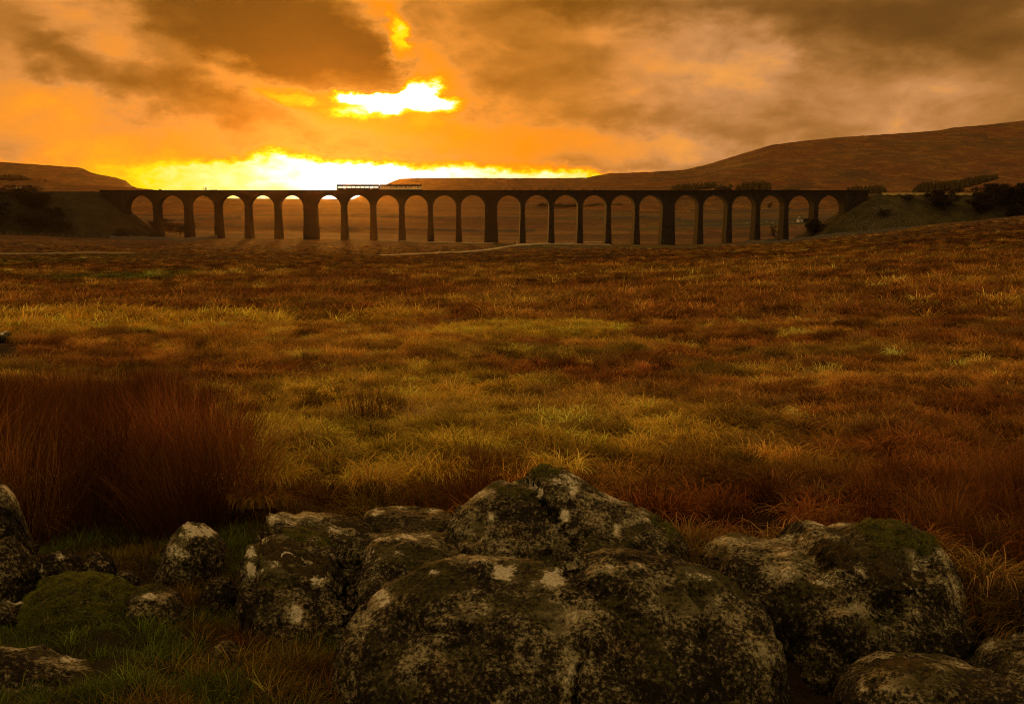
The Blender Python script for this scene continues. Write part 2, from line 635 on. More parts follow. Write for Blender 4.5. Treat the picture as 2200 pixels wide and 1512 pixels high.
M_ROCK = make_rock_mat()
M_MOSS = make_moss_mat('cushion_moss', (.014, .018, .004), (.085, .085, .010), (.20, .17, .020))
M_MOSS_BROWN = make_moss_mat('dry_moss', (.012, .008, .003), (.055, .034, .010), (.13, .095, .020))
M_GROUND = make_ground_mat()
M_HILL = make_hill_mat()
M_BLADE = make_blade_mat('grass_blade', 0.20)
M_RUSH = make_blade_mat('rush_stalk', 0.15)
M_STONE = make_stone_mat()
M_STONE_DARK = simple('parapet_stone', (.015, .010, .007), 0.95, var=0.4, scale=1.5)
M_STONE_BAND = simple('dressed_stone', (.032, .023, .016), 0.9, var=0.35, scale=1.2)
M_WALL = simple('dry_stone', (.10, .08, .058), 0.95, var=0.6, scale=1.4)
M_TRACK = simple('gravel_track', (.42, .33, .20), 0.95, var=0.25, scale=0.6)
M_TWIG = simple('bare_twigs', (.028, .018, .010), 0.95, var=0.4, scale=2.0)
M_BARK = simple('bark', (.035, .024, .015), 0.95, var=0.4, scale=4.0)
M_CONIFER = simple('conifer_green', (.060, .040, .013), 0.95, var=0.45, scale=0.2)
M_POST = simple('weathered_timber', (.11, .085, .055), 0.9, var=0.4, scale=3.0)
M_WIRE = simple('fence_wire', (.10, .09, .08), 0.6, 0.4, 0.6, 0.2)
M_WHITE = simple('white_paint', (.78, .74, .66), 0.6, 0.4, 0, 0.08)
M_LIMEWASH = simple('limewashed_wall', (.66, .58, .46), 0.9, var=0.12, scale=0.8)
M_SLATE = simple('stone_slates', (.09, .075, .06), 0.85, var=0.3, scale=1.5)
M_STEEL = simple('rail_steel', (.16, .12, .09), 0.5, 0.5, 0.8, 0.2)
M_BALLAST = simple('ballast', (.16, .13, .10), 0.95, var=0.5, scale=2.0)
M_TRAIN = simple('carriage_paint', (.04, .03, .03), 0.35, 0.5, 0.0, 0.12, 0.4)
M_TRAIN_PALE = simple('carriage_pale_paint', (.70, .60, .40), 0.35, 0.5, 0.0, 0.10, 0.4)
M_ROOF = simple('carriage_roof', (.02, .016, .014), 0.7, 0.3, 0.0, 0.2, 0.5)
M_DARK = simple('underframe', (.03, .026, .022), 0.8)
m_, t_, b_, o_ = new_mat('carriage_glass')
b_.inputs['Base Color'].default_value = (.9, .9, .88, 1)
b_.inputs['Roughness'].default_value = 0.03
b_.inputs['Specular IOR Level'].default_value = 0.5
tr_ = t_.new('ShaderNodeBsdfTransparent')
tr_.inputs[0].default_value = (.86, .88, .84, 1)
gl_ = t_.new('ShaderNodeBsdfGlossy')
gl_.inputs['Roughness'].default_value = 0.04
fr_ = t_.new('ShaderNodeFresnel')
mx_ = t_.new('ShaderNodeMixShader')
t_.l.new(fr_.outputs[0], mx_.inputs[0])
t_.l.new(tr_.outputs[0], mx_.inputs[1])
t_.l.new(gl_.outputs[0], mx_.inputs[2])
t_.l.new(mx_.outputs[0], o_.inputs['Surface'])
M_GLASS = m_

# ------------------------------------------------------------------ terrain
COLS = np.array([-900, 0, 300, 550, 1100, 1450, 1650, 1850, 2050, 2200, 3000], float)
COL_AZ = np.array([math.atan(slopes(c, 500)[0]) for c in COLS])
NEAR = [(0.0, -1.55), (2.5, -1.9), (4.0, -2.15), (5.5, -2.40), (7.0, -2.52), (8.5, -2.68), (11.5, -3.1)]
FAR = {  # forward distance: photo height of the ground in each column
    18.7: [905, 905, 903, 900, 895, 892, 890, 887, 884, 880, 860],
    30: [825, 820, 818, 815, 812, 808, 805, 800, 795, 790, 770],
    50: [725, 722, 722, 722, 720, 716, 711, 704, 696, 690, 660],
    100: [645, 640, 640, 638, 634, 626, 618, 608, 598, 591, 560],
    200: [600, 596, 594, 592, 586, 574, 565, 551, 539, 531, 500],
    350: [548, 548, 550, 551, 554, 546, 536, 520, 500, 488, 460],
    450: [522, 522, 530, 536, 541, 537, 527, 507, 481, 466, 440],
    505: [500, 505, 516, 522, 531, 531, 524, 502, 478, 463, 438],
    556: [508, 508, 507, 512, 522, 527, 520, 512, 500, 480, 450],
    650: [502, 502, 502, 506, 515, 518, 514, 505, 495, 475, 450],
    800: [490, 490, 490, 494, 502, 503, 500, 492, 485, 470, 450],
    1100: [466, 466, 466, 468, 474, 474, 472, 466, 462, 455, 445],
    1600: [445, 444, 443, 444, 449, 450, 449, 446, 442, 438, 435],
    2300: [432, 430, 429, 430, 437, 438, 437, 435, 432, 428, 425],
    3000: [428, 425, 424, 427, 432, 434, 432, 430, 428, 426, 424],
    4400: [429, 426, 425, 428, 433, 435, 433, 431, 429, 427, 425],
}
ROWS_Y = np.array([n[0] for n in NEAR] + list(FAR))
TAB = np.array([[n[1]] * len(COLS) for n in NEAR] + [[slopes(c, py)[1] * Y for c, py in zip(COLS, pys)] for Y, pys in FAR.items()])


def pchip_rows():
    """monotone slopes of the table along the rows (log distance)"""
    t = np.log(ROWS_Y + 2.0)
    h = np.diff(t)[:, None]
    d = np.diff(TAB, axis=0) / h
    m = np.zeros_like(TAB)
    m[0], m[-1] = d[0], d[-1]
    same = d[:-1] * d[1:] > 0
    w1, w2 = 2 * h[1:] + h[:-1], h[1:] + 2 * h[:-1]
    with np.errstate(divide='ignore', invalid='ignore'):
        hm = (w1 + w2) / (w1 / d[:-1] + w2 / d[1:])
    m[1:-1] = np.where(same, hm, 0)
    return t, m


T_LOG, T_M = pchip_rows()


def base_height(x, y):
    az = np.arctan2(x, y)
    ac = np.clip(az, COL_AZ[0], COL_AZ[-1])
    Y = np.minimum(np.hypot(x, y) * np.cos(ac), 4390.0)
    t = np.log(Y + 2.0)
    i = np.clip(np.searchsorted(T_LOG, t) - 1, 0, len(T_LOG) - 2)
    h = T_LOG[i + 1] - T_LOG[i]
    u = (t - T_LOG[i]) / h
    j = np.clip(np.searchsorted(COL_AZ, ac) - 1, 0, len(COL_AZ) - 2)
    k = (ac - COL_AZ[j]) / (COL_AZ[j + 1] - COL_AZ[j])
    k = k * k * (3 - 2 * k) * 0.5 + k * 0.5

    def at(jj):
        return ((2 * u**3 - 3 * u**2 + 1) * TAB[i, jj] + (u**3 - 2 * u**2 + u) * h * T_M[i, jj]
                + (-2 * u**3 + 3 * u**2) * TAB[i + 1, jj] + (u**3 - u**2) * h * T_M[i + 1, jj])
    return at(j) * (1 - k) + at(j + 1) * k, Y


def height(x, y):
    x = np.asarray(x, float)
    y = np.asarray(y, float)
    z, Y = base_height(x, y)
    r = np.hypot(x, y)
    z = z + 0.09 * fbm2(x, y, .42, 3, 15) * smooth(3.2, 3.8, r) * (1 - smooth(7.0, 8.0, r))
    z = z - 0.45 * smooth(-0.9, -0.5, x) * smooth(2.6, 3.4, y) * (1 - smooth(4.3, 5.2, y))
    a1 = 0.19 * smooth(6, 9, r) * (1 - smooth(90, 160, r))
    z = z + a1 * fbm2(x, y, 0.75, 2, 3) + 0.03 * fbm2(x, y, 0.35, 2, 5) * (1 - smooth(10, 20, r))
    z = z + 0.30 * smooth(9, 22, r) * (1 - smooth(500, 900, r)) * fbm2(x, y, 5.0, 3, 4)
    z = z + 0.8 * smooth(60, 160, r) * (1 - 0.75 * smooth(430, 520, r)) * fbm2(x * 0.6, y, 42.0, 3, 8)
    z = z + 3.0 * smooth(650, 1100, r) * (1 - smooth(2200, 3000, r)) * fbm2(x * 0.5, y, 170.0, 3, 9)
    return z


def h1(x, y):
    return float(height(np.array([x]), np.array([y]))[0])


def on_ground(px, Y, dz=0.0):
    x = slopes(px, 520)[0] * Y
    return Vector((x, Y, h1(x, Y) + dz))


RUST = np.array((.150, .057, .015))
GOLDC = np.array((.400, .225, .040))
GREEN = np.array((.150, .130, .020))
DARKC = np.array((.060, .028, .009))
STRAW = np.array((.38, .24, .075))
OCHRE = np.array((.250, .122, .026))
TURF = np.array((.036, .034, .010))
PATCH = [  # px, distance, half width, half length (metres), colour, strength
    (780, 20, 4.5, 13, (.33, .225, .030), .8), (650, 12, 2.4, 4.4, (.30, .235, .030), .8), (1000, 12, 2.5, 4.5, (.38, .26, .034), .75),
    (250, 56, 17, 9, (.46, .27, .036), .9), (700, 42, 9, 10, (.42, .22, .034), .7), (1130, 48, 6, 6, (.44, .30, .036), .85), (1330, 14, 2.6, 4, (.38, .25, .032), .7), (1480, 11, 1.6, 2.4, (.36, .24, .03), .6),
    (500, 84, 45, 15, RUST * 0.8, .8), (150, 100, 40, 16, RUST * 0.85, .6), (1000, 112, 45, 30, RUST * .85, .6),
    (270, 205, 17, 26, (.085, .105, .018), .95), (520, 215, 14, 12, (.33, .19, .04), .7), (1150, 80, 9, 7, (.30, .19, .035), .6),
    (1850, 14, 4, 7, RUST, .55), (2000, 30, 9, 12, OCHRE, .4), (1800, 7.8, 3.6, 2.0, (.080, .026, .008), .95), (1620, 6.9, 1.6, 1.1, (.085, .028, .008), .95), (2160, 6.0, 1.3, 1.5, (.075, .025, .008), .95), (1080, 8.4, .9, 1.0, (.16, .06, .015), .6), (1350, 16, 4, 6, (.20, .135, .026), .5), (1950, 90, 40, 40, (.19, .085, .02), .5),
    (1400, 515, 85, 26, (.075, .095, .018), .85), (1000, 540, 60, 14, (.10, .10, .02), .5), (430, 535, 45, 14, (.10, .10, .02), .7),
    (100, 330, 45, 40, (.09, .09, .02), .5), (1900, 470, 40, 20, (.10, .09, .02), .6), (620, 480, 40, 30, (.2, .12, .026), .5),
    (1600, 1000, 130, 50, (.075, .10, .018), .9), (1400, 900, 60, 40, (.08, .10, .018), .7), (1720, 1800, 50, 120, (.42, .30, .11), .8),
    (1560, 1600, 120, 160, (.24, .15, .04), .6), (1500, 1200, 90, 60, (.20, .11, .03), .6), (1340, 1300, 60, 90, (.12, .10, .025), .6),
    (900, 900, 200, 80, (.14, .06, .016), .6), (500, 1000, 160, 100, (.17, .075, .02), .6),
]


def moor_colour(x, y, under=False):
    r = np.hypot(x, y)
    n1 = fbm2(x * 0.75, y, 22.0, 4, 21)
    n2 = fbm2(x, y, 4.5, 3, 22)
    n3 = fbm2(x, y, 1.1, 2, 23)
    n4 = fbm2(x * 0.5, y, 160.0, 4, 24)
    v = n1 * 0.7 + n2 * 0.55 + n3 * 0.35
    far = smooth(60, 300, r)
    c = RUST[None, :] * np.ones((len(x), 1))

    def mixin(c, col, f):
        return c * (1 - f[:, None]) + np.asarray(col)[None, :] * f[:, None]
    c = mixin(c, OCHRE, smooth(-0.15, 0.25, v))
    c = mixin(c, GOLDC, smooth(0.12, 0.55, v + 0.2 * n3) * (1 - 0.4 * far))
    c = mixin(c, DARKC, smooth(0.12, 0.5, -v) * 0.65)
    c = mixin(c, GREEN, smooth(0.18, 0.42, fbm2(x, y, 7.0, 3, 30)) * 0.6)
    c = mixin(c, (.12, .055, .015), smooth(0.05, 0.4, n4) * far * 0.55)
    c = mixin(c, (.20, .10, .025), smooth(0.05, 0.4, -n4) * far * 0.5)
    n6 = fbm2(x * 0.22, y, 55.0, 4, 26)
    vf = smooth(450, 800, r)
    c = mixin(c, (.07, .028, .008), smooth(0.02, 0.25, n6) * vf * 0.75)
    c = mixin(c, (.30, .16, .035), smooth(0.10, 0.35, -n6) * vf * 0.7)
    c = mixin(c, (.10, .095, .022), smooth(0.18, 0.30, fbm2(x * .3, y, 80.0, 3, 27)) * vf * 0.6)
    wob = fbm2(x, y, 6.0, 3, 31)
    for px, Y, rx, ry, colr, st in PATCH:
        cx = slopes(px, 560)[0] * Y
        sc = min(rx, ry)
        wx = fbm2(x, y, sc * 0.7, 3, 33)
        d = np.hypot((x - cx) / rx, (y - Y) / ry) + 0.55 * wx + 0.12 * wob
        c = mixin(c, colr, smooth(1.15, 0.65, d) * st * (0.75 + 0.25 * np.clip(n3 * 2 + .5, 0, 1)))
    # turf and moss round the boulders
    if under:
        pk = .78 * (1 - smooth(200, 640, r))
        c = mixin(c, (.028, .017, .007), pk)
    nr = (1 - smooth(6.0, 7.5, r)) * smooth(-0.3, 0.3, fbm2(x, y, 0.8, 3, 41) + 0.35)
    c = mixin(c, TURF, nr * 0.8)
    return np.clip(c, 0.004, 0.9)


def build_ground():
    dense = np.radians(np.arange(-36, 36.001, 0.16))
    coarse = np.radians(np.arange(40, 321, 4.0))
    az = np.concatenate([dense, coarse])
    r = [0.7]
    while r[-1] < 4300:
        r.append(r[-1] * 1.022)
    r = np.array(r)
    A, R = np.meshgrid(az, r)
    x, y = (R * np.sin(A)).ravel(), (R * np.cos(A)).ravel()
    z = height(x, y)
    nc, nr = len(az), len(r)
    i = np.arange(nr - 1)[:, None] * nc
    j = np.arange(nc)[None, :]
    jn = (j + 1) % nc
    q = np.stack([i + j, i + nc + j, i + nc + jn, i + jn], -1).reshape(-1, 4)
    q = q[:, ::-1]
    x = np.append(x, 0.0)
    y = np.append(y, 0.0)
    z = np.append(z, -1.6)
    me_faces = q
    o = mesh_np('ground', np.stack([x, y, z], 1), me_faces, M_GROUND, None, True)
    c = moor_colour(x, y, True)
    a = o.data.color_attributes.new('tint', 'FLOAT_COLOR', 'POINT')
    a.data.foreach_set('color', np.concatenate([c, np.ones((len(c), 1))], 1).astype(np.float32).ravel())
    tag(o, 'wide brown moorland falling to the viaduct and rising beyond it', kind='structure')
    return o


build_ground()


def ridge_mesh(name, pts, y_crest, y_foot, foot_py, label, seed, gully=0.06):
    pts = np.array(pts, float)
    px = np.arange(pts[0, 0], pts[-1, 0] + 1, 6.0)
    py = np.interp(px, pts[:, 0], pts[:, 1])
    py = py + 0.5 * vnoise(np.stack([px / 9, px * 0, px * 0], 1), seed)
    nt = 46
    V_ = []
    tt = np.linspace(0, 1.35, nt)
    for t in tt:
        Yr = y_foot + (y_crest - y_foot) * t
        a = np.array([slopes(p, 420)[0] for p in px])
        zc = np.array([slopes(p, q)[1] for p, q in zip(px, py)]) * y_crest
        zf = np.array([slopes(p, foot_py)[1] for p in px]) * y_foot - 6
        if t <= 1:
            e = t**1.25
            z = zf + (zc - zf) * e
        else:
            z = zc - (t - 1) * (zc - zf) * 1.2
        Yv = Yr + 0 * px
        x = a * Yv
        n = fbm(np.stack([x / 260, Yv / 600, x * 0 + seed], 1), 4, seed)
        z = z + n * gully * (zc - zf) * math.sin(min(t, 1) * math.pi) * 1.4
        V_.append(np.stack([x, Yv, z], 1))
    V_ = np.concatenate(V_)
    n = len(px)
    i = np.arange(nt - 1)[:, None] * n
    j = np.arange(n - 1)[None, :]
    q = np.stack([i + j, i + j + 1, i + n + j + 1, i + n + j], -1).reshape(-1, 4)
    return tag(mesh_np(name, V_, q, M_HILL, None, True), label, kind='structure')


ridge_mesh('hills', [(-700, 330), (-200, 335), (0, 347), (30, 349), (100, 354), (180, 360), (197, 370), (215, 374), (250, 381),
                     (272, 388), (284, 399), (300, 405), (330, 415), (380, 432)], 3700, 2700, 428,
           'stepped flat topped fell on the left skyline', 3, 0.03)
ridge_mesh('hills', [(-700, 366), (0, 386), (70, 387), (128, 389), (142, 396), (200, 397), (290, 403), (340, 408), (400, 413), (470, 424), (520, 432)],
           1650, 1150, 462, 'low dark ridge with a wooded top behind the left embankment', 5, 0.05)
ridge_mesh('hills', [(740, 436), (790, 414), (822, 400), (845, 389), (862, 384), (900, 382.5), (1000, 382), (1100, 382.5), (1240, 382), (1300, 380), (1500, 380), (1600, 430)],
           3800, 2700, 434, 'flat topped glowing fell behind the train', 7, 0.03)
ridge_mesh('hills', [(1180, 430), (1225, 400), (1250, 384), (1280, 377), (1310, 372), (1400, 369), (1470, 364), (1520, 352), (1580, 333), (1650, 311), (1710, 303),
                     (1800, 294), (1950, 284), (2010, 279), (2040, 273), (2100, 268), (2200, 256), (2500, 238), (2900, 230), (3300, 235)],
           3000, 1500, 447, 'long brown fell rising to the right of the viaduct', 9, 0.07)

# ------------------------------------------------------------------ viaduct
VA = P(268, 409, 548)
VB = P(1816, 409, 563)
VA.z = VB.z = 0
VD = (VB - VA)
V_LEN = VD.length
VD.normalize()
VN = Vector((-VD.y, VD.x, 0))       # away from the camera
V_ANG = math.atan2(VD.y, VD.x)


def along(px):
    """distance along the viaduct's near face line of a photo column"""
    a = slopes(px, 440)[0]
    # (VA + s VD).x = a * (VA + s VD).y
    return (a * VA.y - VA.x) / (VD.x - a * VD.y)


PIERS_PX = [333, 400, 465, 530, 594, 665, 737, 800, 862, 924, 985, 1055, 1123, 1185, 1247, 1308, 1369, 1437, 1506, 1568, 1629, 1690, 1754]
WIDE = {5, 11, 17}
ZTOP = slopes(1100, 408.8)[1] * 556.0
ZSPR = slopes(1100, 446)[1] * 556.0
viaduct = empty('viaduct', (VA.x, VA.y, 0), V_ANG)
tag(viaduct, 'long many arched dark stone railway viaduct crossing the moor', 'viaduct')
S_L, S_R = along(270.5), along(1814)
piers = []
for i, px in enumerate(PIERS_PX):
    s = along(px)
    hw = 3.35 if i in WIDE else 1.22
    piers.append((s, hw))
HD = 4.3                                  # half depth of the arches


def vpoint(s, n=0.0):
    return VA + VD * s + VN * n


for i, (s, hw) in enumerate(piers):
    b = vpoint(s, HD)
    zg = min(h1(b.x, b.y), h1(*vpoint(s, 0)[:2]), h1(*vpoint(s, 2 * HD)[:2])) - 1.0
    mb = MB()
    hgt = ZSPR - zg
    bw = 0.024 * hgt
    c = HD
    d0, d1 = HD + 0.2 + bw * 1.2, HD + 0.15
    z1 = ZSPR - 0.9
    zm = zg + 0.45 * (z1 - zg)
    # shaft in two lifts with a small offset between them
    wm = hw + bw * 0.5
    mb.frustum((-hw - bw - .12, hw + bw + .12, c - d0 - .12, c + d0 + .12), zg, (-wm - .1, wm + .1, c - d0 * .5 - d1 * .5 - .1, c + d0 * .5 + d1 * .5 + .1), zm)
    mb.frustum((-wm, wm, c - d0 * .5 - d1 * .5, c + d0 * .5 + d1 * .5), zm + .002, (-hw, hw, c - d1, c + d1), z1)
    pr = mb.build('pier', M_STONE, viaduct)
    pr.location = (s, 0, 0)
    if i in WIDE:
        pr['label'] = 'thicker king pier'
    imp = MB()
    imp.box(-hw - .28, hw + .28, c - d1 - .28, c + d1 + .28, z1 + .004, z1 + .45)
    imp.box(-hw - .14, hw + .14, c - d1 - .14, c + d1 + .14, z1 + .454, ZSPR)
    imp.build('impost', M_STONE_BAND, pr)

spans = []
prev = (S_L, 0.0)
for (s, hw) in piers + [(S_R, 0.0)]:
    spans.append((prev[0], prev[1], s, hw))
    prev = (s, hw)
ZBAND = ZTOP - 1.35
for k, (sa, ha, sb, hb) in enumerate(spans):
    x0, x1 = sa + ha, sb - hb                 # clear opening
    L0 = sa if k else S_L - 0.01
    L1 = sb
    xc, R = (x0 + x1) / 2, (x1 - x0) / 2
    rise = min(R, ZTOP - 2.75 - ZSPR)
    N = 28
    arc = [(xc - R * math.cos(math.pi * q / N), ZSPR + rise * math.sin(math.pi * q / N)) for q in range(N + 1)]
    mb = MB()
    for yy, flip in ((0.0, 0), (2 * HD, 1)):
        top = [(L0, ZBAND)] + [(a[0], ZBAND) for a in arc] + [(L1, ZBAND)]
        low = [(L0, ZSPR)] + arc + [(L1, ZSPR)]
        vs = [(a[0], yy, a[1]) for a in low] + [(a[0], yy, a[1]) for a in top]
        n = len(low)
        fs = []
        for q in range(n - 1):
            if abs(low[q][0] - low[q + 1][0]) < 1e-4:
                continue
            f = [q, q + 1, n + q + 1, n + q]
            fs.append(f[::-1] if flip else f)
        mb.add(vs, fs)
    vs = [(a[0], 0.0, a[1]) for a in arc] + [(a[0], 2 * HD, a[1]) for a in arc]
    mb.add(vs, [[q, N + 1 + q, N + 2 + q, q + 1] for q in range(N)])
    ar = mb.build('arch', M_STONE, viaduct)
    for yy in (-0.10, 2 * HD - 0.15):
        ring = MB()
        vs, fs = [], []
        for q in range(N + 1):
            th = math.pi * q / N
            for rr in (0.002, 0.75):
                for y_ in (yy, yy + 0.25):
                    vs.append((xc - (R + rr) * math.cos(th), y_, ZSPR + (rise + rr) * math.sin(th)))
        for q in range(N):
            b = q * 4
            fs += [[b, b + 4, b + 6, b + 2], [b + 1, b + 3, b + 7, b + 5], [b, b + 1, b + 5, b + 4], [b + 2, b + 6, b + 7, b + 3]]
        fs += [[0, 2, 3, 1], [N * 4, N * 4 + 1, N * 4 + 3, N * 4 + 2]]
        ring.add(vs, fs)
        ring.build('arch_ring', M_STONE_BAND, ar)
# cornice, parapets, deck
X0, X1 = along(216), along(1866)
mb = MB()
mb.box(X0, X1, -0.35, 2 * HD + 0.35, ZBAND + .004, ZBAND + .40)
mb.build('cornice', M_STONE_BAND, viaduct)
mb = MB()
mb.box(X0, X1, -0.12, 0.38, ZBAND + .404, ZTOP - .2)
mb.box(X0 - .05, X1 + .05, -0.2, 0.46, ZTOP - .198, ZTOP)
mb.build('parapet', M_STONE_DARK, viaduct)
mb = MB()
mb.box(X0, X1, 2 * HD - 0.38, 2 * HD + 0.12, ZBAND + .404, ZTOP - .2)
mb.box(X0 - .05, X1 + .05, 2 * HD - 0.46, 2 * HD + 0.2, ZTOP - .198, ZTOP)
mb.build('parapet', M_STONE_DARK, viaduct)
ZRAIL = ZTOP - 0.68
mb = MB()
mb.box(X0, X1, 0.47, 2 * HD - 0.47, ZBAND + .404, ZRAIL - .2)
mb.build('deck', M_BALLAST, viaduct)
for yy in (HD - 0.72, HD + 0.72):
    mb = MB()
    mb.box(X0, X1, yy - .035, yy + .035, ZRAIL - .196, ZRAIL)
    mb.build('rail', M_STEEL, viaduct)
for (xa, xb, pil) in ((X0 + .3, S_L, S_L), (S_R, X1 - .3, S_R)):
    mb = MB()
    mb.box(xa, xb, 0.0, 2 * HD, -27.0, ZBAND)
    a_ = mb.build('abutment', M_STONE, viaduct)
    mb = MB()
    xx = pil - 2.2 if pil == S_L else pil + 0.4
    mb.box(xx, xx + 1.8, -0.34, -0.003, -27.0, ZBAND - .004)
    mb.build('pilaster', M_STONE_BAND, a_)


# ------------------------------------------------------------------ embankments
def make_embankment(px_end, sgn, ztop, slope_end, slope_side, length, label, seed, c0, c1):
    s_end = along(px_end)
    na, nb = 190, 110
    aa = np.concatenate([np.linspace(-62, 30, 110), np.linspace(33, length, na - 110)])
    bb = np.linspace(-58, 62, nb)
    A, B = np.meshgrid(aa, bb)                    # A: outward along axis, B: across (away from the camera +)
    half = 5.2
    dA = np.maximum(-A, 0)
    dB = np.maximum(np.abs(B - HD) - half, 0)
    d = np.hypot(dA / slope_end, dB / slope_side)
    z = ztop - d
    X = VA.x + VD.x * (s_end + sgn * A) + VN.x * B
    Yw = VA.y + VD.y * (s_end + sgn * A) + VN.y * B
    nn = fbm2(X.ravel(), Yw.ravel(), 7.0, 4, seed).reshape(A.shape)
    n2 = fbm2(X.ravel(), Yw.ravel(), 1.8, 2, seed + 4).reshape(A.shape)
    z = z + (nn * 1.0 + n2 * 0.35) * np.clip(d / 3, 0, 1)
    n = len(aa)
    i = np.arange(nb - 1)[:, None] * n
    j = np.arange(n - 1)[None, :]
    q = np.stack([i + j, i + j + 1, i + n + j + 1, i + n + j], -1).reshape(-1, 4)
    if sgn < 0:
        q = q[:, ::-1]
    V_ = np.stack([X, Yw, z], -1).reshape(-1, 3)
    g = height(V_[:, 0], V_[:, 1])
    V_[:, 2] = np.maximum(V_[:, 2], g - 2.5)
    m, t, b, out = new_mat('embankment_turf')
    co = obj_co(t)
    k = t.noise(co, 0.12, 6, 0.65)
    k2 = t.noise(co, 0.9, 5, 0.65)
    c = t.mix(t.sstep(k, 0.4, 0.62), c0, c1)
    c = t.mix(t.math('MULTIPLY', t.sstep(k2, 0.5, 0.7), 0.7), c, tuple(x * .45 for x in c0))
    t.put(b.inputs['Base Color'], c)
    bump(t, b, k2, 0.8, 0.5)
    o = mesh_np('embankment', V_, q, m, None, True)
    tag(o, label, kind='structure')

    def surf(a, bz):
        X = VA + VD * (s_end + sgn * a) + VN * bz
        dd = math.hypot(max(-a, 0) / slope_end, max(abs(bz - HD) - half, 0) / slope_side)
        return Vector((X.x, X.y, max(ztop - dd, h1(X.x, X.y))))
    return surf


surf_l = make_embankment(206, -1, slopes(100, 411.5)[1] * 548, 1.28, 1.45, 150, 'dark grassy railway embankment at the left end of the viaduct', 51, (.024, .016, .006), (.040, .028, .008))
surf_r = make_embankment(1884, 1, slopes(1990, 416.5)[1] * 565, 1.62, 1.55, 170, 'grassy embankment strewn with rubble at the right end of the viaduct', 61, (.030, .023, .007), (.060, .045, .011))

vg = []
for a in np.linspace(2, 95, 60):
    for b_off, dz in ((HD - 5.0, .30), (HD - 5.9, .22), (HD - 6.9 - .5 * math.sin(a), .12)):
        p_ = surf_r(float(a), b_off)
        vg.append((p_.x, p_.y, p_.z + dz + .25))
q_ = np.arange(59)[:, None] * 3 + np.arange(2)[None, :]
q_ = q_.ravel()
tag(mesh_np('verge', vg, np.stack([q_, q_ + 3, q_ + 4, q_ + 1], 1)[:, ::-1], simple('dry_verge', (.30, .20, .06), .95, var=.4, scale=.4), None, True),
    'pale dry grass verge along the top edge of the right embankment', kind='structure')

# ------------------------------------------------------------------ train
train = empty('train', tuple(vpoint(along(814.5), 0)), V_ANG)
train.location.z = 0
tag(train, 'two carriage passenger train crossing the viaduct against the sunset', 'train')
TL = along(907) - along(722)
CL = TL / 2 - 0.35


